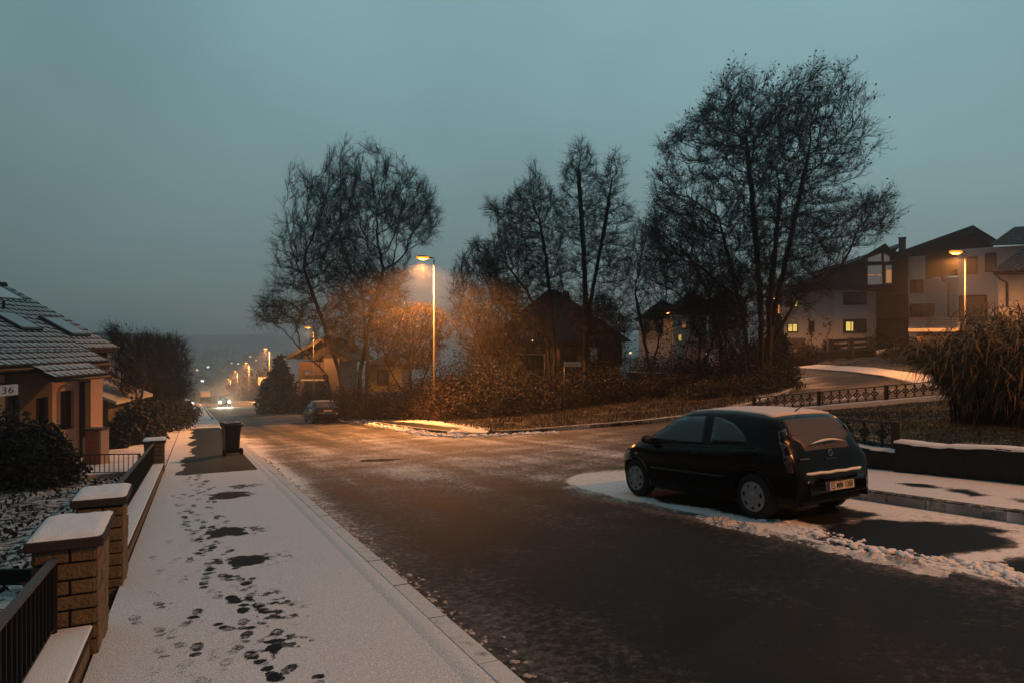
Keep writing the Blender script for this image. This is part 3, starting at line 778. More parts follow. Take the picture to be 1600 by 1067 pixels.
# T1: tall tree with a fan of limbs, left of the lamp
Y = 45; b = gpt(560, Y); 
T1 = [(470, 262), (492, 275), (508, 292), (533, 235), (575, 226), (620, 236), (650, 262), (668, 268), (690, 310), (697, 345), (676, 372), (640, 392), (636, 470), (600, 520), (540, 560), (480, 520), (455, 505), (405, 512), (393, 478), (420, 462), (440, 440), (452, 350), (470, 320), (465, 285)]
g0 = b[2]
bare_tree('bare_tree', 'tall bare tree with a wide fan of limbs, left of the nearest street lamp', b,
  [[(0, 0, 0), (.1, 0, 3), (.6, .2, 6), (1.6, .3, 10)], [(-.9, .3, 0), (-1.3, .4, 3), (-2.4, .2, 6.5), (-3.6, 0, 10)], [(.5, -.4, 0), (.7, -.4, 4), (.3, -.5, 9)], [(-1.5, -.5, 0), (-1.9, -.6, 3), (-3.8, -1, 5)]],
  T1, Y, 6000, 3, step=.34, kill=.38, infl=3.0, tip=.009, per=3, tw=.9, leaves=700, leafsize=.07, up=.10, group='bare trees at the junction', rr=.0075, spread=.55)
# T2: left of the pair, over the dark house
Y = 42; b = gpt(866, Y)
T2 = [(828, 246), (850, 262), (870, 290), (880, 330), (885, 400), (880, 500), (860, 530), (815, 520), (770, 450), (740, 400), (735, 370), (760, 375), (790, 350), (757, 322), (765, 308), (790, 318), (800, 290), (832, 285)]
bare_tree('bare_tree', 'slender bare tree leaning left above the dark gabled house, left of the pointed one', b,
  [[(0, 0, 0), (.05, 0, 3), (-.2, 0, 6), (-.5, 0, 9), (-.9, 0, 11.5)], [(-.15, 0, 0), (-.4, 0, 4), (-1.6, .2, 7), (-2.8, 0, 8.5)]],
  T2, Y, 6000, 5, step=.28, kill=.30, infl=2.6, tip=.008, per=3, tw=.7, leaves=160, leafsize=.06, up=.10, group='bare trees at the junction', rr=.0065, spread=.5)
# T3: pointed, with a second leader
Y = 41; b = gpt(914, Y)
T3 = [(902, 210), (915, 225), (928, 255), (934, 290), (944, 260), (955, 228), (970, 250), (975, 300), (990, 320), (992, 360), (985, 420), (985, 520), (950, 530), (925, 530), (890, 510), (872, 440), (868, 380), (872, 300), (878, 260), (893, 225)]
bare_tree('bare_tree', 'bare tree with a pointed crown and a second leader, behind the street sign', b,
  [[(0, 0, 0), (.05, 0, 4), (.0, 0, 8), (-.25, 0, 12), (-.4, 0, 14.3)], [(.15, 0, 5), (.7, .1, 8), (1.3, 0, 11), (1.6, 0, 13.5)], [(0, 0, 4.6), (-1.2, .2, 6.5), (-1.7, .2, 9)]],
  T3, Y, 8000, 6, step=.28, kill=.30, infl=2.6, tip=.008, per=3, tw=.65, up=.14, group='bare trees at the junction', rr=.006, spread=.5)
# T4: the big one, many stems
Y = 38; b = gpt(1188, Y)
T4 = [(1155, 108), (1185, 140), (1205, 128), (1235, 128), (1262, 122), (1290, 140), (1318, 165), (1330, 200), (1345, 215), (1338, 250), (1300, 285), (1290, 310), (1330, 318), (1375, 300), (1400, 318), (1392, 352), (1340, 380), (1290, 410), (1240, 470), (1180, 520), (1120, 520), (1060, 470), (1020, 400), (1000, 350), (1018, 290), (1030, 200), (1060, 190), (1085, 165), (1100, 140), (1120, 120), (1140, 125)]
bare_tree('bare_tree', 'largest tree with a round crown still holding leaves at its top', b,
  [[(0, 0, 0), (.05, 0, 4), (-.3, 0, 9), (-.8, 0, 14)], [(.45, .2, 0), (.7, .2, 3.5), (1.6, 0, 8), (2.6, -.2, 13)], [(-.6, -.2, 0), (-1, -.1, 4), (-2.2, 0, 9)],
   [(.2, -.5, 0), (.3, -.6, 5), (.8, -.8, 11)], [(.6, .5, 2), (2.2, .4, 5), (4.6, .2, 6.8)], [(-.3, .5, 0), (-.9, .7, 5), (-3.3, .8, 7)]],
  T4, Y, 9500, 8, step=.34, kill=.38, infl=2.8, tip=.010, per=3, tw=.85, leaves=6500, leafsize=.085, topleaf=.25, up=.12, group='bare trees at the junction', rr=.0075, spread=.55)
# T5: left shoulder of the big one
Y = 44; b = gpt(1130, Y)
T5 = [(1000, 330), (1040, 310), (1090, 320), (1130, 340), (1150, 400), (1140, 530), (1080, 545), (1030, 530), (1000, 450), (985, 400)]
bare_tree('bare_tree', 'dark bare tree with two leaning trunks, just left of the largest tree', b,
  [[(0, 0, 0), (-.2, 0, 3), (-1, 0, 6), (-2, 0, 8)], [(.5, .2, 0), (.2, .2, 3), (.3, 0, 6.5)], [(-1.6, 0, 0), (-1.5, 0, 3), (-2.4, 0, 5.5)]],
  T5, Y, 6000, 9, step=.34, kill=.38, infl=3, tip=.009, per=1, tw=.8, leaves=600, leafsize=.08, group='bare trees at the junction', rr=.008)
Y = 47; b = gpt(1018, Y)
T6 = [(990, 330), (1030, 350), (1060, 400), (1060, 450), (1040, 530), (1010, 530), (980, 520), (975, 400)]
bare_tree('bare_tree', 'thin forked tree in front of the white row houses', b,
  [[(0, 0, 0), (-.2, 0, 2), (-.6, 0, 4), (-1.1, 0, 6.5)], [(0, 0, 1.2), (.5, 0, 3.5), (1, 0, 6)]],
  T6, Y, 3000, 10, step=.3, kill=.33, infl=3, tip=.009, per=3, tw=.7, leaves=300, leafsize=.07, group='bare trees at the junction', rr=.007)
# low tree filling between lamp and house
Y = 46; b = gpt(772, Y)
T7 = [(735, 370), (760, 380), (790, 400), (815, 440), (810, 540), (770, 560), (720, 560), (700, 500), (700, 430), (715, 400)]
bare_tree('bare_tree', 'low bare tree between the nearest street lamp and the dark house', b,
  [[(0, 0, 0), (-.3, 0, 2), (-1.2, 0, 4)], [(.3, 0, 0), (.8, 0, 2.4), (1, 0, 4.6)]],
  T7, Y, 4000, 11, step=.3, kill=.33, infl=3, tip=.009, per=3, tw=.75, leaves=300, leafsize=.07, group='bare trees at the junction', rr=.007)
# orange-lit young tree beside the lamp, with rust leaves
Y = 41.5; b = gpt(640, Y)
T8 = [(590, 490), (625, 472), (660, 468), (700, 478), (722, 505), (700, 540), (670, 580), (610, 575), (575, 545), (578, 500)]
bare_tree('young_tree', 'young tree glowing rust orange right under the nearest street lamp', b,
  [[(0, 0, 0), (-.2, 0, 1.4), (-.9, -.2, 2.6), (-1.4, -.3, 3.6)], [(.1, 0, 0), (.6, -.2, 1.8), (1.2, 0, 3.4)], [(-.1, 0, 0), (.1, 0, 2), (0, 0, 4.2)]],
  T8, Y, 2600, 12, step=.3, kill=.32, infl=2.5, tip=.009, per=5, tw=.5, leaves=2600, leafsize=.07, leafmat=M['rustleaf'], rr=.006, spread=1.1)

for (px, Yd, poly, sd, lab) in ((790, 43, [(722, 450), (750, 435), (790, 450), (815, 480), (820, 540), (800, 580), (730, 580), (715, 510)], 51, 'tangled understorey tree hiding the left half of the gabled house'),
        (935, 44, [(905, 480), (930, 455), (965, 460), (985, 500), (990, 560), (950, 585), (915, 580), (900, 530)], 52, 'tangled understorey tree hiding the right half of the gabled house'),
        (1075, 42, [(1068, 440), (1080, 400), (1110, 410), (1140, 470), (1140, 540), (1110, 560), (1075, 520)], 53, 'tangled understorey tree in front of the row houses'),
        (1170, 41, [(1110, 430), (1150, 400), (1192, 420), (1196, 480), (1200, 570), (1160, 590), (1110, 560)], 54, 'tangled understorey tree wrapped round the largest trunk')):
    b = gpt(px, Yd)
    bare_tree('understorey_tree', lab, b, [[(0, 0, 0), (-.2, 0, 1), (-1.0, 0, 2.4)], [(.2, 0, 0), (.7, 0, 1.2), (1.4, .2, 2.6)], [(0, .3, 0), (0, .5, 2.4)]],
              poly, Yd, 3500, sd, step=.3, kill=.3, infl=2.5, tip=.009, per=2, tw=.75, group='understorey under the trees', up=.15, rr=.007, spread=.8, leaves=500, leafsize=.09, leafmat=M['deadleaf'])
# left side of the street: dark thicket of trees beyond house 36
for (px, Yd, poly, sd, lab) in (
    (205, 34, [(165, 505), (180, 500), (200, 520), (225, 520), (228, 560), (225, 620), (190, 620), (170, 590)], 21, 'dark bare shrub tree rising right behind the snowy house roof'),
    (238, 41, [(215, 520), (232, 515), (255, 522), (265, 550), (262, 620), (225, 640), (210, 600)], 22, 'bushy bare tree second from the house along the left pavement'),
    (268, 48, [(245, 528), (262, 516), (282, 530), (296, 550), (300, 590), (290, 625), (255, 630), (240, 590)], 23, 'bushy bare tree at the right end of the thicket by the parked cars')):
    b = gpt(px, Yd)
    bare_tree('bare_tree', lab, b, [[(0, 0, 0), (-.2, 0, 1.5), (-.5, 0, 2.6)], [(.2, 0, 0), (.4, 0, 1.6), (.6, .2, 3)], [(0, .3, 0), (0, .5, 2)]],
              poly, Yd, 4000, sd, step=.24, kill=.24, infl=2, tip=.010, per=4, tw=.8, group='trees beside the left pavement', up=.3, rr=.006, spread=.5, leaves=250, leafsize=.07, leafmat=M['deadleaf'])

# far trees along the right of the descending street
for (px, Yd, poly, sd, lab) in (
    (405, 135, [(395, 585), (408, 565), (422, 560), (432, 600), (425, 632), (395, 632)], 31, 'hazy tree behind the third street lamp'),
    (378, 185, [(370, 595), (380, 578), (392, 572), (402, 600), (400, 630), (370, 630)], 32, 'hazy tree behind the fourth street lamp'),
    (356, 240, [(348, 606), (358, 596), (368, 590), (374, 610), (370, 629), (348, 629)], 33, 'faint far tree where the lamps shrink to dots')):
    b = gpt(px, Yd)
    bare_tree('hazy_tree', lab, b, [[(0, 0, 0), (0, 0, 3)], [(.5, 0, 0), (1, 0, 3)]], poly, Yd, 700, sd, step=.7, kill=.8, infl=5, tip=.02, per=2, tw=1.4,
              group='trees down the street', rr=.022, leaves=900, leafsize=.30, leafmat=M['olive'])
def conifer(name, label, base, H_, W_, seed, mat=None, group=None, n=9000, leaf=.11):
    r = np.random.default_rng(seed); root = thing(name, label, 'tree', base, 0, group)
    A = []; B = []; pts = []
    z = .25
    while z < H_ * .97:
        f = 1 - (z / H_) ** 1.25
        for k in range(6):
            a = r.uniform(0, 6.28); L = W_ * f * r.uniform(.6, 1.15); d = np.array([math.cos(a), math.sin(a), -.12 + .25 * (z / H_)])
            A.append([0, 0, z]); e = np.array([0, 0, z]) + d * L; B.append(e)
            for q in np.linspace(.15, 1, max(3, int(L * 7))): pts.append(np.array([0, 0, z]) + d * L * q)
        z += .17
    pts = np.array(pts); k = r.integers(0, len(pts), n); c = pts[k] + r.normal(0, .09, (n, 3)) * [1.2, 1.2, .8]
    V, Q = quads_leaf(c, leaf, r, 2.2, .5); mesh_np('foliage', V, [Q], mat or M['green'], root)
    A = np.array(A, float); B = np.array(B); tz = np.linspace(0, H_ * .97, 9); TA = np.stack([tz * 0, tz * 0, tz], 1); tr_ = .12 * (1 - tz / H_) + .015
    V, Q = join_np([prisms(A, B, np.full(len(A), .02), np.full(len(A), .006), 4), prisms(TA[:-1], TA[1:], tr_[:-1], tr_[1:], 4)]); mesh_np('trunk', V, [Q], M['bark'], root)
    return root
x, y, z = gpt(437, 70); conifer('conifer', 'dark spreading conifer lit from its left, beside the third street lamp', (x, y, z), 5.8, 2.6, 5, leaf=.2)
x, y, z = gpt(1211, 50); conifer('conifer', 'dark fir in front of the lamp and the white house with yellow windows', (x, y, z), 4.3, 1.4, 6, leaf=.15)
x, y, z = gpt(432, 74); conifer('conifer', 'clipped small evergreen at the pavement edge past the parked saloon', (x - .5, y, z), 2.4, .9, 8, leaf=.16, n=3000)

def shrub(name, label, c, size, n, mat, seed, stems=26, leaf=.07, cat='bush', group=None, elong=1.8, base=0.0, lumps=.45, twigs=True, droop=.3, yaw=0):
    """c = ground centre; size = (rx, ry, height). stems + leaves through the whole volume, lumpy outline"""
    r = np.random.default_rng(seed); rx, ry, hh = size
    root = thing(name, label, cat, (c[0], c[1], c[2]), yaw, group)
    u = r.normal(0, 1, (n * 2, 3)); u /= np.linalg.norm(u, axis=1)[:, None]; u[:, 2] = np.abs(u[:, 2]) * 1.0
    q = r.random(n * 2) ** .4
    lump = 1 + lumps * (vnoise(u[:, 0] * 2.2 + seed, u[:, 1] * 2.2 + u[:, 2] * 3.1, 1.3, seed) - .5) * 2 + lumps * .5 * (vnoise(u[:, 0] * 5 + seed, u[:, 1] * 5 + u[:, 2] * 6, 1.3, seed) - .5) * 2
    p = u * (q * lump)[:, None] * [rx, ry, hh]; p[:, 2] = np.maximum(p[:, 2], r.uniform(0, .3, len(p)) * hh) + base
    p = p[:n]
    V, Q = quads_leaf(p, leaf, r, elong, droop); mesh_np('leaves', V, [Q], mat, root)
    if twigs:
        m = stems * 6; e = p[r.integers(0, n, m)] * r.uniform(.9, 1.12, (m, 1)); a = np.stack([r.normal(0, rx * .25, m), r.normal(0, ry * .25, m), np.zeros(m)], 1)
        mid = (a + e) / 2 + r.normal(0, .06, (m, 3)) + [0, 0, .1 * hh]; mid[:, 2] = np.maximum(mid[:, 2], .02)
        w = np.full(m, .012 if rx < 3 else .016)
        V, Q = join_np([prisms(a, mid, w, w * .7, 3), prisms(mid, e, w * .7, w * .3, 3)]); mesh_np('stems', V, [Q], M['bark'], root)
    return root
# the overgrown bank beside the far pavement, bush by bush
hs = [(540, 50, 2.6, 1.7, 'olive', 'small rust brown shrub at the far end of the overgrown bank, by the parked saloon'),
      (575, 46, 2.8, 2.0, 'olive', 'dull green bramble mound on the bank right of the parked saloon'),
      (606, 43.5, 2.6, 2.1, 'olive', 'dull green bramble mound on the bank halfway to the lamp pole'),
      (640, 42, 2.4, 2.2, 'olive', 'olive bramble mound on the bank just left of the lamp pole'),
      (684, 40.5, 2.2, 2.2, 'rustleaf', 'bright orange lit bush right behind the lamp pole'),
      (720, 38.5, 2.0, 2.0, 'rustleaf', 'orange brown bush just right of the lamp pole'),
      (758, 38, 2.2, 2.1, 'deadleaf', 'dark brown bush between the lamp pole and the street sign'),
      (800, 37.5, 2.1, 1.9, 'deadleaf', 'dark bush left of the street sign, in front of the swing frame'),
      (845, 38, 2.2, 1.8, 'deadleaf', 'low black bush just left of the street sign pole'),
      (893, 39, 2.3, 1.7, 'deadleaf', 'dark bush behind the street sign, under the pointed tree')]
for i, (px, Yd, rx, hh, mt, lab) in enumerate(hs):
    b = gpt(px, Yd); shrub('bush', lab, b, (rx, 1.8, hh), 5200, M[mt], 100 + i, leaf=.075, group='bushes on the overgrown bank', lumps=.5)
for i, (px, Yd, rx, hh, lab) in enumerate([(560, 52, 2.2, 2.6, 'tall bare shrub under the wide fan tree'), (700, 44, 3.0, 3.6, 'tall rust brown shrub behind the lamp pole'),
        (745, 45, 2.6, 3.6, 'tall brown shrub left of the dark gabled house')]):
    b = gpt(px, Yd); shrub('tall_shrub', lab, b, (rx, 2.0, hh), 4200, M['rustleaf'], 130 + i, leaf=.08, lumps=.7)
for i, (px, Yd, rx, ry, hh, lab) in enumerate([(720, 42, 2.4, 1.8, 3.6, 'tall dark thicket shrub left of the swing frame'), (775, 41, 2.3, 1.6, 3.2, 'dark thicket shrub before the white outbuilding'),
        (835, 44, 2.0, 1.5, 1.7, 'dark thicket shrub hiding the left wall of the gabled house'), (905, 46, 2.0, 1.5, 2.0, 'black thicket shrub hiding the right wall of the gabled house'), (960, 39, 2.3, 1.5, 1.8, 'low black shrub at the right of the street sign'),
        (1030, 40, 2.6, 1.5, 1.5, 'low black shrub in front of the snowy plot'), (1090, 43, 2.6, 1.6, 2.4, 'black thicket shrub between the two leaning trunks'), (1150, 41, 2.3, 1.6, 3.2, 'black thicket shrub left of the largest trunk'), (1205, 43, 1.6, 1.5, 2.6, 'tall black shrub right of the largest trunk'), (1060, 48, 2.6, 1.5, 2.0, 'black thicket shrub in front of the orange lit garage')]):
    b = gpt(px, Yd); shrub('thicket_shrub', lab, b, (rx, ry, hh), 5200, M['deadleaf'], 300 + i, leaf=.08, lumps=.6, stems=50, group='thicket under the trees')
# right part: hedge round the bend, undergrowth below the big tree
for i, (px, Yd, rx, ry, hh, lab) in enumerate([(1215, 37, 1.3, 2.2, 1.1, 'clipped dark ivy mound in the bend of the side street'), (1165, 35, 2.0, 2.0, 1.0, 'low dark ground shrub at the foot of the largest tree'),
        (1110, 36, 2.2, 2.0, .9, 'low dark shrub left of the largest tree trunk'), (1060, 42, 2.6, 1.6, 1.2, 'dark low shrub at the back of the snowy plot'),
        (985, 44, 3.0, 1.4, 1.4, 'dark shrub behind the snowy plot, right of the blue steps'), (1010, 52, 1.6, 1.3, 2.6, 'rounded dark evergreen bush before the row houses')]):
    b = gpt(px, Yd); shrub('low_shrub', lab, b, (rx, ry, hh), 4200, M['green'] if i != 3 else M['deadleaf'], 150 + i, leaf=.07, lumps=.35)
for i, (px, Yd, rx, ry, hh, mt, lab) in enumerate([(1250, 57.5, 1.5, .8, 1.9, 'rustleaf', 'clipped hedge right of the round-topped cabinet'), (1267, 59.5, .9, .7, 1.9, 'green', 'dark round bush at the right end of the clipped hedge'),
        (1300, 63, 1.1, .8, 1.7, 'green', 'dark evergreen beside the wooden garden fence'), (1415, 50, 1.9, 1.2, 1.6, 'deadleaf', 'brown bush left of the garage with the terrace'),
        (1440, 44, 1.7, 1.0, .8, 'green', 'low evergreen mound at the corner of the snowy drive'), (1400, 62, 2.8, 1.5, 2.4, 'green', 'dark conifer hedge below the balconies')]):
    b = gpt(px, Yd); shrub('garden_bush', lab, b, (rx, ry, hh), 3600, M[mt], 170 + i, leaf=.08, lumps=.35)
x, y, z = gpt(1285, 61)
for (px, Yd, poly, sd, lab) in ((1268, 60, [(1252, 478), (1262, 470), (1275, 490), (1284, 520), (1275, 535), (1258, 520)], 41, 'small leafless garden tree in front of the white wall'),
        (1292, 60, [(1280, 500), (1296, 490), (1304, 505), (1300, 520), (1284, 518)], 42, 'pollarded little tree right of the clipped hedge')):
    b = gpt(px, Yd); bare_tree('garden_tree', lab, b, [[(0, 0, 0), (.05, 0, 1.4), (0, 0, 2.3)]], poly, Yd, 160, sd, step=.25, kill=.35, tip=.011, per=1, tw=.4, leaves=60, leafsize=.12, rr=.008)
# orange hedge and shrubs down the street on the right
for i, (px, Yd, rx, hh, mt, lab) in enumerate([(482, 66, 2.2, 2.2, 'rustleaf', 'rust shrub in front of the brown house gable'), (455, 84, 2.6, 1.8, 'rustleaf', 'orange hedge beyond the second lamp pole'),
        (508, 60, 1.8, 2.4, 'rustleaf', 'rust coloured bush left of the wide fan tree'), (398, 150, 3.5, 3.4, 'rustleaf', 'hazy shrub beside the fourth lamp pole'), (413, 118, 2.5, 2.6, 'olive', 'hazy shrub beside the third lamp pole')]):
    b = gpt(px, Yd); shrub('street_shrub', lab, b, (rx, 1.6, hh), 2400, M[mt], 190 + i, leaf=.13, lumps=.5, group='shrubs down the right of the street')
# front garden: clipped hedge, and dark evergreen bushes on the left
for i, (x, y, rx, ry, hh, lab) in enumerate([(-11.6, 15.2, 1.5, 1.1, 1.75, 'dense dark evergreen bush left of the garden railing, in front of house 36'),
        (-10.75, 15.4, .95, .9, 1.4, 'dense dark evergreen bush touching the garden railing'), (-13.2, 15.6, 1.3, 1.1, 1.9, 'dense dark evergreen bush cut by the left edge of the picture')]):
    s = shrub('evergreen_bush', lab, (x, y, h(x, y) - .05), (rx, ry, hh), 9000, M['green'], 210 + i, leaf=.055, lumps=.18, group='evergreen bushes before house 36')
for i, (px, Yd, rx, ry, hh, lab) in enumerate([(210, 28, .9, 1.8, 1.7, 'black clipped hedge beside the shed'), (245, 38, 1.6, 3.4, 1.8, 'long black hedge along the left pavement'), (268, 52, 1.5, 4.0, 1.6, 'black hedge in front of the parked cars on the left'), (176, 25.5, .5, .5, .8, 'little dark shrub on the snowy drive by the shed')]):
    b = gpt(px, Yd); shrub('hedge', lab, b, (rx, ry, hh), 5500, M['green'], 230 + i, leaf=.09, lumps=.2)
# low cover plants in the snowy front garden: one mass
r = np.random.default_rng(77); n = 13000
s_ = r.uniform(2.5, 17.5, n); t_ = -1.05 - r.random(n) * 7; x, y = st(s_, t_)
k = fbm(x, y, 1.6, 44) > .50; x, y = x[k], y[k]
z = H(x, y) + r.uniform(0, .16, len(x)) * (fbm(x, y, 1.6, 44) - .4) * 6
V, Q = quads_leaf(np.stack([x, y, z], 1), .05, r, 1.6, -.4)
tag(mesh_np('ground_cover', V, [Q], M['green']), 'low evergreen ground cover poking through the snow of the front garden', None, kind='stuff')
# grass tufts of the verge and the lawn
def grass_mass(name, label, n, sampler, length, mat, seed, zf):
    r = np.random.default_rng(seed); x, y = sampler(r, n); n = len(x); z = zf(x, y)
    a = r.uniform(0, 6.28, n); L = length * r.uniform(.5, 1.4, n); lean = r.uniform(.1, .9, n)
    w = .006 + .004 * r.random(n)
    base = np.stack([x, y, z], 1); sd = np.stack([-np.sin(a), np.cos(a), np.zeros(n)], 1) * w[:, None]
    mid = base + np.stack([np.cos(a) * lean * L * .35, np.sin(a) * lean * L * .35, L * .6], 1)
    tip = base + np.stack([np.cos(a) * lean * L, np.sin(a) * lean * L, L * (1 - .45 * lean)], 1)
    V = np.stack([base - sd, base + sd, mid + sd * .8, mid - sd * .8, tip], 1).reshape(-1, 3); o = (np.arange(n) * 5)[:, None]
    return tag(mesh_np(name, V, [o + np.array([0, 1, 2, 3]), o + np.array([3, 2, 4])], mat), label, None, kind='stuff')
islA = [P(768, 679), P(900, 669), P(1070, 654), P(1180, 631), P(1240, 606), P(1236, 592), P(1190, 585), P(1080, 600), P(900, 640), P(700, 655), P(650, 655)]
def s_isl(r, n):
    xs = [p[0] for p in islA]; ys = [p[1] for p in islA]; x = r.uniform(min(xs), max(xs), n * 3); y = r.uniform(min(ys), max(ys), n * 3)
    k = inside(islA, x, y) & (fbm(x, y, .8, 12) > .38); return x[k][:n], y[k][:n]
grass_mass('grass', 'rough dry grass on the verge inside the junction', 26000, s_isl, .17, M['grass'], 3, lambda x, y: H(x, y) + .12)
def s_lawn(r, n):
    poly = [g_a, g_b, f_a, f_b, (24, 10)]; xs = [p[0] for p in poly]; ys = [p[1] for p in poly]; x = r.uniform(5, max(xs), n * 3); y = r.uniform(6, max(ys), n * 3)
    k = inside(poly, x, y); return x[k][:n], y[k][:n]
plain_green = plain('lawn_blades', (.014, .026, .009), .8, vary=.5, scale=2)
grass_mass('lawn_grass', 'short green grass of the corner lawn', 30000, s_lawn, .07, plain_green, 4, z_gard)

# the big clump of reed-like leaves behind the right wall
def reed(name, label, c, seed, n_st, n_lf, hgt, rx, ry):
    r = np.random.default_rng(seed); root = thing(name, label, 'bamboo', c)
    # canes, vertical and arching out
    a = r.uniform(0, 6.28, n_st); q = np.sqrt(r.random(n_st)); bx, by = np.cos(a) * q * rx * .45, np.sin(a) * q * ry * .45
    L = hgt * r.uniform(.7, 1.08, n_st) * (1 - .25 * q); lean = q * .55 + r.uniform(0, .15, n_st); K = 7; P0 = []
    for k in range(K + 1):
        f = k / K; out = lean * L * f ** 2.0; P0.append(np.stack([bx + np.cos(a) * out * rx / hgt * 1.3, by + np.sin(a) * out * ry / hgt * 1.3, L * (f - .16 * f ** 3 * (.4 + q))], 1))
    P0 = np.array(P0); segs = [prisms(P0[k], P0[k + 1], np.full(n_st, .009 * (1 - k / K * .6)), np.full(n_st, .009 * (1 - (k + 1) / K * .6)), 3) for k in range(K)]
    V, Q = join_np(segs); mesh_np('canes', V, [Q], M['wood'], root)
    # strap leaves hanging from the canes
    i = r.integers(0, n_st, n_lf); f = r.beta(2.2, 1.2, n_lf) * .80 + .20; kk = np.minimum((f * K).astype(int), K - 1); g = f * K - kk
    p = P0[kk, i] * (1 - g[:, None]) + P0[kk + 1, i] * g[:, None]
    az_ = a[i] + r.normal(0, 1.9, n_lf); ln = r.uniform(.18, .50, n_lf); wd = r.uniform(.006, .016, n_lf); el_ = r.uniform(-.3, 1.2, n_lf)
    d = np.stack([np.cos(az_) * np.cos(el_), np.sin(az_) * np.cos(el_), np.sin(el_)], 1); sd = np.stack([-np.sin(az_), np.cos(az_), r.normal(0, .3, n_lf)], 1)
    rings = []
    for k, (w_) in enumerate((.5, 1, .8, .05)):
        q_ = k / 3; pt = p + d * (ln * q_)[:, None]; pt[:, 2] -= ln * q_ ** 2 * r.uniform(.5, 1.3, n_lf); rings.append((pt - sd * (wd * w_)[:, None], pt + sd * (wd * w_)[:, None]))
    V = np.stack([v for rg in rings for v in rg], 1).reshape(-1, 3); o = (np.arange(n_lf) * 8)[:, None]
    Q = np.concatenate([o + np.array([2 * k, 2 * k + 1, 2 * k + 3, 2 * k + 2]) for k in range(3)])
    mesh_np('leaves', V, [Q], M['straw'], root); return root
for (px, Yd, hg, rx, sd, lab) in ((1545, 15.6, 2.35, 1.7, 1, 'big arching clump of dry bamboo leaves behind the right wall, nearest the patterned fence'),
                                  (1640, 14.6, 2.75, 1.9, 2, 'second arching clump of dry bamboo leaves, cut by the right edge of the picture')):
    x = (px - 800) / F * Yd; z = float(z_gard(np.array([x]), np.array([Yd]))[0]); reed('bamboo', lab, (x, Yd, z), sd, 420, 12000, hg + .55, rx, 1.5)
# ------------------------------------------------------------------ cars
paint_black = plain('black_car_paint', (.003, .0035, .004), .2, vary=.05, spec=.18, coat=.0)
paint_blue = plain('dark_blue_car_paint', (.008, .014, .022), .25, vary=.05, coat=.5)
trim = plain('black_plastic_trim', (.010, .011, .011), .55, vary=.2)
carglass = plain('car_window', (.008, .016, .018), .06, vary=.05, spec=.9)
frostglass = plain('frosted_rear_window', (.06, .048, .046), .45, vary=.35, scale=3.5)
tyre_m = plain('tyre_rubber', (.012, .012, .012), .8, vary=.2); hub_m = plain('silver_wheel_cover', (.30, .31, .31), .38, metal=.4, vary=.1)
red_m = plain('red_lamp_glass', (.035, .004, .003), .12, vary=.1, spec=.8, coat=1); clear_m = plain('clear_lamp_glass', (.25, .25, .25), .1, vary=.1, spec=.8)
chrome = plain('chrome', (.5, .5, .5), .18, metal=1, vary=.05)
carsnow = plain('car_roof_frost', (.68, .62, .60), .85, vary=.12, scale=12, bump=.4)
interior = plain('car_interior', (.01, .011, .012), .9, vary=.2)
def smoothp(xs, pts):
    px = [p[0] for p in pts]; py = [p[1] for p in pts]
    x = np.asarray(xs, float); f = np.interp(x, px, py); e = .035
    return (np.interp(x - e, px, py) + 2 * f + np.interp(x + e, px, py)) / 4
HATCH = dict(L=3.82, wb=(.72, 3.21), wr=.300, ar=.355, roll=.23,
    top=[(0, .50), (.015, .60), (.05, .625), (.075, .66), (.10, .80), (.17, .98), (.30, 1.18), (.40, 1.315), (.48, 1.36), (.70, 1.40), (1.2, 1.435), (1.7, 1.44), (2.05, 1.41), (2.30, 1.335), (2.62, 1.165), (2.98, .985), (3.20, .93), (3.45, .84), (3.62, .74), (3.74, .62), (3.80, .52), (3.82, .45)],
    belt=[(0, .56), (.1, .78), (.25, .93), (.6, .935), (1.5, .90), (2.9, .86), (3.2, .83), (3.45, .76), (3.65, .66), (3.82, .43)],
    wid=[(0, .52), (.03, .64), (.10, .735), (.25, .79), (.6, .818), (1.3, .823), (2.9, .823), (3.3, .80), (3.55, .74), (3.72, .63), (3.79, .52), (3.82, .38)],
    bot=[(0, .36), (.1, .25), (.4, .22), (1, .20), (3, .20), (3.6, .20), (3.78, .26), (3.82, .34)], tumble=.36,
    win=[[(1.62, .945), (2.95, .905), (2.62, 1.10), (2.30, 1.27), (2.10, 1.325), (1.66, 1.34)], [(.78, .99), (1.48, .955), (1.50, 1.33), (1.35, 1.32), (1.10, 1.25), (.90, 1.13)]],
    rear=(.145, .405, 1.0), front=(2.38, 2.93), door=(1.55, 2.98))
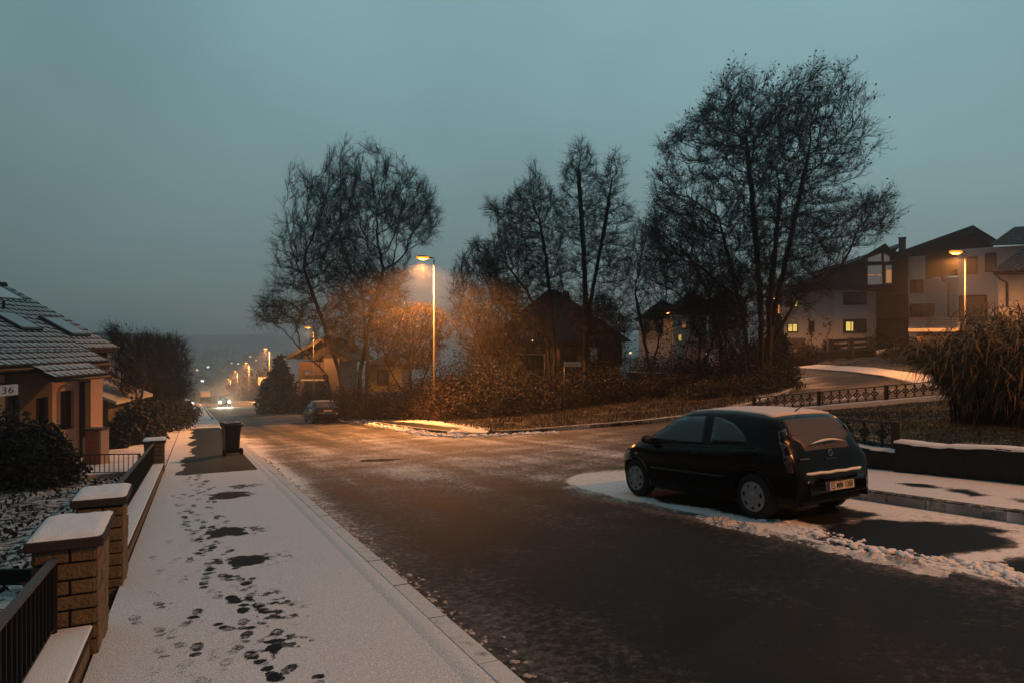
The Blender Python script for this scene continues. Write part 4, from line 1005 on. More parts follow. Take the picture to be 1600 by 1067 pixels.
SALOON = dict(L=4.57, wb=(.98, 3.56), wr=.315, ar=.365, roll=.23,
    top=[(0, .50), (.02, .62), (.06, .66), (.09, .75), (.12, .93), (.16, 1.0), (.45, 1.04), (.60, 1.10), (.95, 1.29), (1.15, 1.37), (1.5, 1.43), (2.1, 1.455), (2.5, 1.44), (2.8, 1.36), (3.15, 1.18), (3.5, 1.0), (3.9, .93), (4.2, .85), (4.4, .76), (4.5, .66), (4.55, .55), (4.57, .45)],
    belt=[(0, .58), (.12, .86), (.3, .94), (.8, .95), (2, .93), (3.4, .90), (3.9, .84), (4.3, .73), (4.57, .45)],
    wid=[(0, .60), (.04, .74), (.12, .81), (.4, .86), (1, .88), (3.6, .88), (4.1, .84), (4.35, .75), (4.5, .62), (4.57, .45)],
    bot=[(0, .36), (.1, .25), (.4, .22), (1, .20), (4, .20), (4.5, .24), (4.57, .34)], tumble=.38,
    win=[[(2.28, .985), (3.38, .94), (3.08, 1.12), (2.80, 1.28), (2.60, 1.345), (2.30, 1.37)], [(1.30, .985), (2.20, .985), (2.22, 1.37), (1.75, 1.34), (1.35, 1.22)]],
    rear=(.60, 1.12, 1.07), front=(2.88, 3.42), door=(2.25, 3.4))
def make_car(name, label, spec, paint, loc, yaw, group=None, plate=None, snow=True, lit=False, detail=True, cat='car', hubcol=None):
    S = spec; L = S['L']; root = thing(name, label, cat, loc, yaw, group)
    top = lambda x: float(smoothp(x, S['top'])); belt = lambda x: float(smoothp(x, S['belt'])); wid = lambda x: float(smoothp(x, S['wid']))
    def bot(x):
        b = float(np.interp(x, [p[0] for p in S['bot']], [p[1] for p in S['bot']]))
        for c in S['wb']:
            d = S['ar'] ** 2 - (x - c) ** 2
            if d > 0: b = max(b, S['wr'] - .0 + math.sqrt(d))
        return b
    def sec(x):
        """right half section, bottom -> centre top: list of (y, z)"""
        zt, w, zb0 = top(x), wid(x), bot(x); zb = min(belt(x), zt - .035)
        out = [(w * .955, zb0)]
        zs = [zb0 + (zb - zb0) * f for f in (.04, .2, .4, .6, .8, .93)]
        for z in zs:
            f = 1 - .05 * max(0, (.55 - z) / .35) ** 2 - .035 * max(0, (z - .62) / .33) ** 2
            out.append((w * f, z))
        wb_ = w * .955 - .004; out.append((wb_, zb))
        if zt - zb > .16:
            zr = zt - .075; yr = wb_ - (zr - zb) * S['tumble']
            out += [(wb_ - .012, zb + .018)]
            for f in (.25, .5, .75): out.append((wb_ - .012 + (yr - wb_ + .012) * f + .012 * math.sin(math.pi * f), zb + .018 + (zr - zb - .018) * f))
            out += [(yr, zr), (yr - .035, zr + .035), (yr - .10, zt - .018)]
            yc = yr - .10
        else:
            h_ = zt - zb
            out += [(wb_ - .012, zb + h_ * .25), (wb_ - .03, zb + h_ * .42), (wb_ - .055, zb + h_ * .56), (wb_ - .09, zb + h_ * .68), (wb_ - .13, zb + h_ * .78), (wb_ - .18, zb + h_ * .86), (wb_ - .25, zb + h_ * .93)]
            yc = wb_ - .25
        zc = out[-1][1]
        for f in (.33, .66, 1.0): out.append((yc * (1 - f), zc + (zt - zc) * (1 - (1 - f) ** 2)))
        return out
    xs = sorted(set([round(v, 4) for v in list(np.concatenate([np.arange(0, .6, .02), np.arange(.6, L - .4, .045), np.arange(L - .4, L + .001, .02)]))] +
        [round(c + s_ * S['ar'] * math.cos(a), 4) for c in S['wb'] for s_ in (1, -1) for a in np.linspace(.02, 1.5, 9)] + [L]))
    rows = [sec(x) for x in xs]; m = len(rows[0]); V = []; Q = []
    for x, row in zip(xs, rows):
        for y, z in row: V.append((x, -y, z))
        for y, z in reversed(row[:-1]): V.append((x, y, z))
    k = 2 * m - 1; V = np.array(V)
    for i in range(len(xs) - 1):
        for j in range(k - 1): Q.append((i * k + j, (i + 1) * k + j, (i + 1) * k + j + 1, i * k + j + 1))
    Q = np.array(Q)
    caps = []
    for i, rev in ((0, 0), (len(xs) - 1, 1)):
        for j in range(m - 1):
            q = (i * k + j, i * k + j + 1, i * k + k - 2 - j, i * k + k - 1 - j)
            if len(set(q)) == 4: caps.append(q[::-1] if not rev else q)
    body = mesh_np('body', V, [Q, np.array(caps)], paint, root, smooth=True)
    # dark underbody and wheel wells
    mb = MB(); mb.box((.25, -.52, .19), (L - .25, .52, .42))
    mb.box((S['wb'][0] + .40, -.76, .20), (S['wb'][1] - .40, .76, .34)); mb.box((.12, -.56, .24), (.34, .56, .5)); mb.box((.3, -.60, .42), (L - .35, .60, .62))
    mb.build('underbody', interior, root)
    def ysurf(x, z):
        r_ = sec(x); n_ = next((i for i in range(len(r_) - 1) if r_[i][1] <= z <= r_[i + 1][1]), None)
        if n_ is None: return r_[0][0] if z < r_[0][1] else r_[-4][0]
        (y0, z0), (y1, z1) = r_[n_], r_[n_ + 1]; return y0 + (y1 - y0) * (z - z0) / max(1e-6, z1 - z0)
    def zsurf(x, y):
        r_ = sec(x)[::-1]; ys = [p[0] for p in r_]; zs = [p[1] for p in r_]; return float(np.interp(abs(y), ys[:8], zs[:8]))
    def side_patch(nm, poly, mat, off=.006, side=1, n=9, parent=root, smooth=True):
        """a panel lying on the flank: polygon in (x,z)"""
        b = resample(poly, .06); xsn = [p[0] for p in poly]; zsn = [p[1] for p in poly]
        gx, gzz = np.meshgrid(np.arange(min(xsn), max(xsn), .07), np.arange(min(zsn), max(zsn), .07)); gx, gzz = gx.ravel(), gzz.ravel()
        kk = inside(poly, gx, gzz); pts = [Vector(p) for p in b] + [Vector((float(p), float(q))) for p, q in zip(gx[kk], gzz[kk])]
        nb = len(b); vo, eo, fo, *_ = delaunay_2d_cdt(pts, [(i, (i + 1) % nb) for i in range(nb)], [list(range(nb))], 1, 1e-5)
        Vv = [(v.x, side * (ysurf(v.x, v.y) + off), v.y) for v in vo] + [(v.x, side * (ysurf(v.x, v.y) - .01), v.y) for v in vo[:nb]]
        n0 = len(vo); q = [(i, (i + 1) % nb, n0 + (i + 1) % nb, n0 + i) for i in range(nb)]
        fl = [f if side < 0 else f[::-1] for f in fo if len(f) == 3]
        mb = MB().add(Vv, fl + q); return mb.build(nm, mat, parent, smooth)
    for sd in (1, -1):
        for w_ in S['win']: side_patch('side_window', w_, carglass, side=sd)
    def top_patch(nm, x0, x1, yf, mat, off=.006, nx=10, ny=14, thick=.012, inset=0):
        Vv = []; 
        for i in range(nx + 1):
            x = x0 + (x1 - x0) * i / nx
            r_ = sec(x); half = (r_[-4][0] + .02) * yf
            for j in range(ny + 1):
                y = -half + 2 * half * j / ny; Vv.append((x, y, zsurf(x, y) + off))
        n0 = len(Vv); Vv += [(a, b, c - thick - off) for a, b, c in Vv]; fs = []
        w_ = ny + 1
        for i in range(nx):
            for j in range(ny): fs.append((i * w_ + j, (i + 1) * w_ + j, (i + 1) * w_ + j + 1, i * w_ + j + 1))
        bd = [i * w_ for i in range(nx + 1)] + [nx * w_ + j for j in range(1, w_)] + [i * w_ + ny for i in range(nx - 1, -1, -1)] + [j for j in range(ny - 1, 0, -1)]
        for a, b in zip(bd, bd[1:] + bd[:1]): fs.append((a, b, n0 + b, n0 + a))
        return MB().add(Vv, fs).build(nm, mat, root, True)
    rw = top_patch('rear_window', S['rear'][0], S['rear'][1], .90, frostglass if snow else carglass, off=.010, nx=9)
    top_patch('windscreen', S['front'][0], S['front'][1], .94, carglass, off=.008)
    if snow:
        top_patch('roof_snow', S['rear'][1] + .10, S['front'][0] - .22, 1.0, carsnow, off=.016, nx=14)
        top_patch('bonnet_snow', S['front'][1] + .12, L - .32, .92, carsnow, off=.012, nx=8)
    # wheels
    for c in S['wb']:
        for sd in (1, -1):
            yo = .70 + (wid(c) - .823)
            rr_ = S['wr']; mb = MB()
            prof = [(rr_ * .62, -.09), (rr_ * .93, -.095), (rr_, -.07), (rr_, .07), (rr_ * .93, .095), (rr_ * .66, .10), (rr_ * .62, .07)]
            mb.lathe(prof, 32, 'y', (c, sd * yo, rr_)); tyre = mb.build('wheel', tyre_m, root, True)
            hb = MB(); kf = 36; hr = rr_ * .655
            # wheel cover: dish with seven openings near the rim
            rings = [(0, .118), (.2, .117), (.26, .105), (.50, .108), (.66, .112), (.84, .108), (.90, .104), (1.0, .112), (1.0, .085)]
            vs = []; 
            for q, yy in rings:
                for j in range(kf):
                    a = 2 * math.pi * j / kf; vs.append((c + hr * max(q, .01) * math.cos(a), sd * (yo + yy), rr_ + hr * max(q, .01) * math.sin(a)))
            fs = []
            for i in range(len(rings) - 1):
                for j in range(kf):
                    if i == 4 and (j * 7 % kf) < 12 and True:
                        continue
                    fs.append((i * kf + j, i * kf + (j + 1) % kf, (i + 1) * kf + (j + 1) % kf, (i + 1) * kf + j))
            hb.add(vs, fs); hb.build('wheel_cover', hub_m, tyre, True)
            MB().lathe([(.001, 0), (hr, 0)], 24, 'y', (c, sd * (yo + .07), rr_)).build('brake', interior, tyre)
            # arch lip
            pts = []
            for a in np.linspace(.12, math.pi - .12, 20):
                x = c + (S['ar'] + .004) * math.cos(a); z = rr_ + (S['ar'] + .004) * math.sin(a); pts.append((x, sd * (ysurf(min(max(x, .02), L - .02), z) + .004), z))
            MB().tube(pts, .011, 6).build('wheel_arch', paint, root, True)
    # lights
    tl = [(.085, .66), (.16, .66), (.24, .93), (.34, 1.17), (.30, 1.20), (.19, 1.0)] if S is HATCH else [(.04, .66), (.22, .66), (.30, .88), (.16, .93), (.09, .90)]
    hl = [(L - .52, .60), (L - .13, .56), (L - .20, .68), (L - .50, .76)]
    for sd in (1, -1):
        side_patch('tail_light', tl, red_m, .010, sd); side_patch('headlight', hl, clear_m, .010, sd)
    # number plate on the rear, lettering on it
    zp = .46 if S is HATCH else .80; xp = -.016 if S is HATCH else .03
    pl = MB().box((xp - .012, -.26, zp - .055), (xp + .02, .26, zp + .055)).build('number_plate', M['number'], root, bevel=.004)
    if plate:
        MB().box((xp - .014, .215, zp - .053), (xp - .011, .259, zp + .053)).build('blue_band', M['blue'], pl)
        fo = lettering(plate, .118, .001, pl, .0004)
        fo.location = (xp - .0145, -.018, zp - .002); fo.rotation_euler = (R(90), 0, R(-90)); fo.scale = (.72, 1, 1)
        # fine frame round the plate
        mb = MB()
        for a, b in (((-.262, -.057), (.262, -.057)), ((-.262, .057), (.262, .057)), ((-.262, -.057), (-.262, .057)), ((.262, -.057), (.262, .057))):
            mb.bar((xp - .013, a[0], zp + a[1]), (xp - .013, b[0], zp + b[1]), .006)
        mb.build('plate_frame', trim, pl)
    if detail:
        # rear bumper ledge with the snow lying on it
        e = S['top']; pts = []
        for y in np.linspace(-.70, .70, 25): pts.append((.028 + .14 * (abs(y) / .72) ** 3.2 - .012, y, .632 + .004 * math.cos(y * 20)))
        MB().tube(pts, .020, 8).build('bumper_snow', M['snow'] if S is HATCH else chrome, root, True)
        MB().tube([(p[0] + .002, p[1], p[2] - .05) for p in pts], .03, 8).build('bumper', paint, root, True)
        # third light, wiper, badge, handles, mirrors, aerial
        if S is HATCH:
            MB().tube([(.135, .05, .985), (.155, -.10, 1.02), (.16, -.25, 1.03), (.15, -.40, 1.01)][::1], .008, 6).build('rear_wiper', trim, rw)
            MB().tube([(.125, .34 - .66 * q, .995 + .04 * math.sin(q * 3)) for q in np.linspace(0, 1, 9)], [.004, .010, .014, .016, .016, .014, .012, .008, .003], 6).build('wiper_snow', M['snow'], rw, True)
            MB().box((.070, .44, .815), (.092, .62, .832)).build('model_badge', chrome, root)
            bd = MB().lathe([(.036, -.004), (.046, 0), (.036, .004), (.036, -.004)], 24, 'y', (0, 0, 0)).build('badge', chrome, root, True)
            bd.location = (.100, 0, .865); bd.rotation_euler = (0, R(-26), R(90))
            MB().poly([(-.06, 0, -.010), (.012, 0, -.002), (-.006, 0, .012), (.06, 0, .010), (-.012, 0, .002), (.006, 0, -.012)]).build('bolt', chrome, bd)
            MB().box((.085, -.11, .775), (.105, .11, .80)).build('boot_handle', trim, root)
            tp = Vector((.62, 0, top(.62) + .01)); MB().tube([tp, tp + Vector((-.10, 0, .06)), tp + Vector((-.34, 0, .26))], [.012, .005, .002], 6).build('aerial', trim, root)
        else:
            bd = MB().lathe([(.0, -.004), (.05, 0), (.0, .004)], 20, 'y', (0, 0, 0)).build('badge', chrome, root, True)
            bd.location = (.10, 0, .93); bd.rotation_euler = (0, 0, R(90))
            MB().box((.02, -.62, .668), (.05, .62, .690)).build('bumper_trim', chrome, root)
        for sd in (1, -1):
            xm = S['front'][1] - .16; ym = ysurf(xm, belt(xm) + .03)
            mm_ = MB(); bm_ = bmesh.new(); bmesh.ops.create_icosphere(bm_, subdivisions=3, radius=1)
            mm_.add([(xm + v.co.x * .065, sd * (ym + .10) + v.co.y * .105, belt(xm) + .10 + v.co.z * .07) for v in bm_.verts], [tuple(v.index for v in f.verts) for f in bm_.faces]); bm_.free()
            mm_.bar((xm, sd * (ym - .02), belt(xm) + .04), (xm, sd * (ym + .06), belt(xm) + .07), .05, .03); mm_.build('mirror', trim, root, True)
            xh = S['door'][0] + .12; yh = ysurf(xh, .80) + .018
            MB().tube([(xh, sd * (yh - .012), .80), (xh + .03, sd * yh, .805), (xh + .14, sd * yh, .805), (xh + .17, sd * (yh - .012), .80)], .012, 6).build('door_handle', paint, root, True)
            # door seams and a rubbing strip
            mb = MB()
            for x in S['door']: mb.tube([(x, sd * (ysurf(x, z) + .0005), z) for z in np.linspace(.30, belt(x), 8)], .0035, 4)
            mb.tube([(x, sd * (ysurf(x, .30) + .0005), .30) for x in np.linspace(*S['door'], 8)], .0035, 4)
            mb.build('door_seam', interior, root)
            MB().tube([(x, sd * (ysurf(x, .52) + .004), .52) for x in np.linspace(S['wb'][0] + .45, S['wb'][1] - .45, 16)], .014, 6).build('rubbing_strip', trim, root, True)
            MB().tube([(x, sd * (ysurf(x, belt(x) + .012) + .004), belt(x) + .012) for x in np.linspace(S['win'][1][0][0] - .1, S['door'][1] - .03, 16)], .009, 6).build('window_strip', trim, root, True)
            side_patch('side_indicator', [(S['door'][1] + .12, .70), (S['door'][1] + .19, .70), (S['door'][1] + .19, .73), (S['door'][1] + .12, .73)], clear_m, .006, sd)
    return root
# street heading and fall
HEAD = math.atan2(CA, -SA)           # car +x points down the street
PITCH = math.atan(.0755)
def park(root, s_, t_, yaw=0.0, flip=False):
    """rear-left reference: (s_, t_) is the middle of the rear bumper"""
    x, y = st(s_, t_)
    root.location = (x, y, h(x, y) + .0); root.rotation_mode = 'XYZ'
    a = HEAD + yaw
    root.rotation_euler = (0, PITCH * (1 if not flip else -1), a)
# parked hatchback: rear wheel at s=6.8
c1 = make_car('hatchback', 'black three-door hatchback parked by the right kerb with frost on its roof and rear window', HATCH, paint_black, (0, 0, 0), 0, plate='ES MM 1088')
park(c1, 6.18, 7.60, R(3.0))
c2 = make_car('saloon', 'dark saloon parked across the junction below the overgrown bank, snow on its boot', SALOON, paint_black, (0, 0, 0), 0)
x, y = P(513, 661); s0, t0 = to_st(x, y); park(c2, s0, t0, R(1))
# oncoming car with its headlamps on
c3 = make_car('oncoming_car', 'car coming up the street with both headlamps blazing', HATCH, paint_black, (0, 0, 0), 0, snow=False, detail=False)
s0 = 108; x, y = st(s0 + 3.8, 4.3); c3.location = (x, y, h(x, y)); c3.rotation_euler = (0, -math.atan(.09), HEAD + math.pi)
for sd in (1, -1):
    o = MB().lathe([(.001, .0), (.12, 0)], 16, 'y', (0, 0, 0)).build('headlamp', M['headlens'], c3)
    o.location = (3.80, sd * .60, .62); o.rotation_euler = (0, 0, R(-90))
    ld = bpy.data.lights.new('headlamp_beam', 'SPOT'); ld.energy = 1800; ld.color = (1.0, .86, .58); ld.spot_size = R(95); ld.spot_blend = .9; ld.shadow_soft_size = .06
    lo = bpy.data.objects.new('headlamp_beam', ld); link(lo, c3); lo.location = (3.86, sd * .60, .62); lo.rotation_euler = (0, R(-84), 0)
# cars on the drives at the left, and the one end-on further down
for (px, Yd, yaw, lab, spec, pt) in ((279, 62, R(74), 'dark car standing across a drive beyond the left thicket, snow on its roof', SALOON, paint_blue),
                                     (290, 78, R(10), 'second dark car on the left, nearest the white light', HATCH, paint_black)):
    c = make_car('parked_car', lab, spec, pt, (0, 0, 0), 0, detail=False); x = (px - 800) / F * Yd; c.location = (x, Yd, h(x, Yd) + .08); c.rotation_euler = (0, 0, HEAD + yaw)
# box van seen end-on
x, y = st(128, .2); x = (321 - 800) / F * 135; y = 135; vz = h(x, y) + .1
van = thing('van', 'pale backed van parked at the left kerb where the street dips', 'van', (x, y, vz), HEAD - R(90))
MB().box((-.95, 0, .45), (.95, 4.4, 1.1)).box((-.93, 0, 1.1), (.93, 4.1, 1.3)).build('body', trim, van, bevel=.08)
MB().box((-.90, -.02, 1.22), (.90, 3.9, 2.25)).build('box', M['frame'], van, bevel=.12, seg=3)
for sx in (-.8, .8):
    for sy in (.7, 3.5): o = MB().lathe([(.1, -.1), (.33, -.1), (.33, .1), (.1, .1)], 16, 'y', (0, 0, 0)).build('wheel', tyre_m, van); o.location = (sx, sy, .33); o.rotation_euler = (0, 0, R(90))
# ------------------------------------------------------------------ left garden wall, railings
def frame_st(s_, t_, dz=0):
    x, y = st(s_, t_); return Vector((x, y, h(x, y) + dz))
A_ST = math.atan2(CA, -SA) - math.pi / 2      # yaw that turns local +y to the street direction
def pier(label, s0, s1, t0, t1, hgt, cap=.07, group='sandstone piers of the front wall'):
    """block pier: mortar core, faced with rough courses; local x across, y along the street"""
    c = frame_st((s0 + s1) / 2, (t0 + t1) / 2); w, d = (t1 - t0), (s1 - s0)
    root = thing('stone_pier', label, 'pier', c, A_ST, group); zb = -.25
    MB().box((-w / 2 + .012, -d / 2 + .012, zb), (w / 2 - .012, d / 2 - .012, hgt)).build('core', M['mortar'], root)
    mb = MB(); r = random.Random(int(s0 * 100)); z = -.1; row = 0
    while z < hgt - .02:
        ch = min(r.uniform(.085, .13), hgt - z)
        for (ax, half, fixed, sgn) in (('x', w / 2, d / 2, -1), ('x', w / 2, d / 2, 1), ('y', d / 2, w / 2, 1), ('y', d / 2, w / 2, -1)):
            q = -half; cuts = [-half]; off = .13 if row % 2 else .21
            p = -half + off
            while p < half - .07: cuts.append(p); p += r.uniform(.17, .25)
            cuts.append(half)
            for a, b in zip(cuts[:-1], cuts[1:]):
                o = r.uniform(.004, .014); g = .007
                if ax == 'x': lo, hi = (a + g, sgn * (fixed - .012), z + g), (b - g, sgn * (fixed + o), z + ch - g)
                else: lo, hi = (sgn * (fixed - .012), a + g, z + g), (sgn * (fixed + o), b - g, z + ch - g)
                lo, hi = tuple(min(x, y) for x, y in zip(lo, hi)), tuple(max(x, y) for x, y in zip(lo, hi))
                mb.box(lo, hi)
        z += ch; row += 1
    o = mb.build('stones', M['stone'], root, bevel=.010, seg=2)
    mb = MB().box((-w / 2 - .045, -d / 2 - .045, hgt), (w / 2 + .045, d / 2 + .045, hgt + cap)); cp = mb.build('cap', M['slab'], root, bevel=.008)
    # snow lying on the cap, soft edged
    n = 14; V = []; 
    for i in range(n + 1):
        for j in range(n + 1):
            a, b = 2 * i / n - 1, 2 * j / n - 1; e = (1 - abs(a) ** 8) * (1 - abs(b) ** 8)
            q = 1 + .016 * (float(vnoise(a * 3 + s0, b * 3, 1.7, 4)) - .5); V.append((a * (w / 2 + .040) * q, b * (d / 2 + .040) * q, hgt + cap - .004 + (.030 + .012 * (float(vnoise(a * 2 + s0, b * 2, 2.1, 5)) - .5)) * e ** .45 + .003 * r.random() * e))
    idx = np.arange((n + 1) ** 2).reshape(n + 1, n + 1); Q = np.stack([idx[:-1, :-1], idx[1:, :-1], idx[1:, 1:], idx[:-1, 1:]], -1).reshape(-1, 4)
    mesh_np('snow_cover', V, [Q], M['snow'], cp, smooth=True)
    return root
pier('nearest sandstone pier at the left edge of the pavement, snow on its cap', 5.52, 6.20, -.97, -.60, .88)
pier('second sandstone pier from the camera, just behind the nearest one', 7.42, 7.98, -.97, -.60, .90)
pier('small sandstone pier at the far end of the front wall, by the wet patch', 18.55, 19.1, -1.04, -.62, .82)
def low_wall(label, s0, s1, t0=-.94, t1=-.62, hgt=.30):
    root = thing('low_wall', label, 'wall', frame_st(s0, (t0 + t1) / 2), 0, 'low front walls between the piers')
    x0, y0 = st(s0, (t0 + t1) / 2); n = max(6, int((s1 - s0) / .2)); secs = []
    def loft(prof, name, mat, zn=0):
        V = []; Q = []
        for i in range(n + 1):
            s_ = s0 + (s1 - s0) * i / n
            for (t_, z_) in prof:
                x, y = st(s_, t_); V.append((x - x0, y - y0, h(x, y) + z_ + zn * (random.random() - .5) - root.location.z))
        k = len(prof)
        for i in range(n):
            for j in range(k): Q.append((i * k + j, i * k + (j + 1) % k, (i + 1) * k + (j + 1) % k, (i + 1) * k + j))
        mb = MB().add(V, Q + [tuple(range(k)), tuple(n * k + j for j in range(k))[::-1]]); return mb.build(name, mat, root)
    loft([(t0, -.3), (t1 - .02, -.3), (t1 - .02, hgt - .04), (t0, hgt - .04)], 'wall_body', M['stone'])
    loft([(t0 - .02, hgt - .04), (t1 + .005, hgt - .04), (t1 + .005, hgt), (t0 - .02, hgt)], 'coping', M['mortar'])
    loft([(t0 - .015, hgt), (t1 - .002, hgt), (t1 - .012, hgt + .014), (t0 - .005, hgt + .016)], 'snow_cover', M['snow'], .003)
    return root
low_wall('low wall in the bottom left corner, snow on top, before the nearest pier', -2, 5.49)
low_wall('long low snow topped wall running from the second pier to the far small pier', 7.99, 18.54)
def railing(label, a, b, hgt, n, z0=.1, group=None, flat=True, top=.03, solid=False, mat=None, rail=None, name='railing'):
    """a, b: world ground points; bars upright between two rails"""
    a, b = Vector(a), Vector(b); root = thing(name, label, 'railing', a, 0, group)
    d = b - a; U = Vector((0, 0, 1)); mt = mat or M['iron']
    mb = MB().bar(U * hgt, d + U * hgt, .055 if flat else top, .018 if flat else top); mb.build('top_rail', rail or mt, root)
    MB().bar(U * z0, d + U * z0, .03, .015).build('bottom_rail', mt, root)
    mb = MB()
    for i in range(n):
        q = (i + .5) / n; p = d * q
        if flat: mb.bar(p + U * z0, p + U * (hgt - .01), .032, .010, up=(d.normalized()))
        else: mb.bar(p + U * z0, p + U * (hgt - .01), .014, .014, up=(1, 0, 0))
    mb.build('bars', mt, root)
    for q in (0.01, .99): MB().bar(d * q + U * -.1, d * q + U * (hgt + .0), .035).build('post', mt, root)
    return root
rt = -.84
railing('flat bar railing in the bottom left corner with a frosted handrail', frame_st(-1.5, rt, 0), frame_st(5.49, rt, 0), .80, 62, .36, 'railings on the front wall', rail=M['frostiron'])
railing('long railing from the second pier down to the far small pier', frame_st(8.0, rt, 0), frame_st(18.54, rt, 0), .80, 84, .36, 'railings on the front wall', rail=M['frostiron'])
a = frame_st(19.0, -1.15, .02); b = W(122, 726, 16.7); b.z = a.z - .02
railing('low open iron railing crossing the garden beside the far small pier', a, b, .52, 13, .08, None, flat=False, top=.025)
# brick gate pillar behind it
x, y = (150 - 800) / F * 19.5, 19.5; z = h(x, y)
bp_ = thing('gate_pillar', 'red brown gate pillar with a pale edge behind the garden railing', 'pillar', (x, y, z), 0)
MB().box((-.20, -.18, 0), (.20, .18, 1.05)).build('pillar_body', M['brick'], bp_, bevel=.01)
MB().box((.202, -.19, 0), (.26, .19, 1.06)).build('pillar_edge', M['plasterP'], bp_); MB().box((-.26, -.19, 0), (-.202, .19, .85)).build('pillar_edge', M['plasterP'], bp_)
MB().box((-.27, -.22, 1.062), (.28, .22, 1.10)).build('cap', M['slab'], bp_)
# dark edging board in the front garden
a = P(2, 925); b = P(52, 920)
e = thing('edging_board', 'dark board edging the snowy bed behind the nearest pier', 'edging', (a[0], a[1], h(*a)), 0)
MB().bar((-.9, .1, .10), (b[0] - a[0], b[1] - a[1], .10 + h(*b) - h(*a)), .05, .16).build('board', M['wood'], e, bevel=.01)

# wheelie bin
x, y = P(361, 709, .1)
bn = thing('wheelie_bin', 'black wheelie bin standing on the wet pavement by the kerb', 'bin', (x, y, h(x, y) + .10), A_ST + R(12))
mb = MB(); n = 12
def rr2(w, d, z, y0=0, rad=.05):
    pts = []
    for cx_, cy_, a0 in ((w / 2 - rad, d / 2 - rad, 0), (-w / 2 + rad, d / 2 - rad, 90), (-w / 2 + rad, -d / 2 + rad, 180), (w / 2 - rad, -d / 2 + rad, 270)):
        for k in range(4): a = R(a0 + k * 30); pts.append((cx_ + rad * math.cos(a), y0 + cy_ + rad * math.sin(a), z))
    return pts
rings = [rr2(.40, .42, .06), rr2(.42, .46, .30), rr2(.47, .54, .84), rr2(.53, .60, .86), rr2(.53, .60, .92)]
V = [p for r_ in rings for p in r_]; k = 16
mb.add(V, [(i * k + j, i * k + (j + 1) % k, (i + 1) * k + (j + 1) % k, (i + 1) * k + j) for i in range(4) for j in range(k)] + [tuple(range(k))[::-1]]); mb.build('bin_body', M['iron'], bn, bevel=.004)
rings = [rr2(.56, .64, .922, -.01), rr2(.56, .64, .945, -.01), rr2(.50, .56, .985, -.01), rr2(.30, .36, 1.0, -.01)]
V = [p for r_ in rings for p in r_]
ld_ = MB().add(V, [(i * k + j, i * k + (j + 1) % k, (i + 1) * k + (j + 1) % k, (i + 1) * k + j) for i in range(3) for j in range(k)] + [tuple(range(3 * k, 4 * k)), tuple(range(k))[::-1]]).build('lid', M['iron'], bn, smooth=False)
MB().tube([(-.26, -.30, .90), (-.26, -.36, .93), (.26, -.36, .93), (.26, -.30, .90)], .016, 8).build('handle', M['iron'], bn, True)
for sx in (-1, 1):
    o = MB().lathe([(.03, -.03), (.10, -.035), (.10, .035), (.03, .03)], 20, 'y', (0, 0, 0)).build('wheel', tyre_m, bn, True); o.location = (sx * .25, -.20, .10); o.rotation_euler = (0, 0, R(90))
MB().box((-.22, -.24, .985), (.22, .20, .999)).build('lid_frost', M['slush'], ld_, bevel=.006)

# ------------------------------------------------------------------ right side walls and fences
def rough_wall(name, label, s0, s1, t0, zb, zt, thick, mat, snow_amp, seed):
    """dry built garden wall with an uneven top and snow on it; zb/zt are functions of s (world z)"""
    x0, y0 = st(s0, t0); root = thing(name, label, 'wall', (x0, y0, zb(s0)), 0)
    r = np.random.default_rng(seed); n = int(abs(s1 - s0) / .05); nz_ = 16; V = []; Q = []
    ss = np.linspace(s0, s1, n + 1)
    topz = np.array([zt(s_) for s_ in ss]) + .05 * (fbm(ss * 1.4, ss * 0, 1, seed) - .5) * 2
    for i, s_ in enumerate(ss):
        b = zb(s_) - .2
        for j in range(nz_ + 1):
            z = b + (topz[i] - b) * j / nz_; bulge = .10 * (fbm(np.array(s_ * 2.2), np.array(z * 3.5), 1.4, seed + 2) - .5)
            x, y = st(s_, t0 - bulge); V.append((x - x0, y - y0, z - root.location.z))
        x, y = st(s_, t0 + thick); V.append((x - x0, y - y0, topz[i] - .01 - root.location.z)); V.append((x - x0, y - y0, b - root.location.z))
    k = nz_ + 3
    for i in range(n):
        for j in range(k): Q.append((i * k + j, i * k + (j + 1) % k, (i + 1) * k + (j + 1) % k, (i + 1) * k + j))
    MB().add(V, Q + [tuple(range(k)), tuple(n * k + j for j in range(k))[::-1]]).build('wall_body', mat, root, smooth=False)
    V = []; Q = []
    for i, s_ in enumerate(ss):
        o = .03 * (fbm(np.array(s_ * 3), np.array(0.), 1.5, seed + 5) - .5)
        for (tt, dz) in ((t0 - .03 + float(o), -.012 - .02 * float(vnoise(s_, 0, 7, seed))), (t0 - .02 + float(o), .022), (t0 + thick * .5, .04), (t0 + thick + .01, .02), (t0 + thick + .01, -.02)):
            x, y = st(s_, tt); V.append((x - x0, y - y0, topz[i] + dz - root.location.z))
    k = 5
    for i in range(n):
        for j in range(k - 1): Q.append((i * k + j, i * k + j + 1, (i + 1) * k + j + 1, (i + 1) * k + j))
    mesh_np('snow_cover', np.array(V), [np.array(Q)], M['snow'], root, smooth=True)
    return root
def zt_of(px, py, t_):
    """height and s where the plane t=t_ is seen at px,py"""
    u = (px - 800) / F; Yq = t_ / (CA * u + SA); return -(py - 533.5) / F * Yq, to_st(u * Yq, Yq)[0]
za, sa = zt_of(1398, 692, WT); zb_, sb = zt_of(1600, 704, WT)
gnd = lambda s_: h(*st(s_, WT)) + .10
rough_wall('garden_wall', 'thick mossy stone garden wall along the right pavement, snow on its uneven top', -4, sa, WT, gnd, lambda s_: zb_ + (za - zb_) * (s_ - sb) / (sa - sb), .34, M['drystone'], .03, 3)
zc, sc_ = zt_of(1390, 702, WT + .06); zd, sd_ = zt_of(1335, 697, WT + .06)
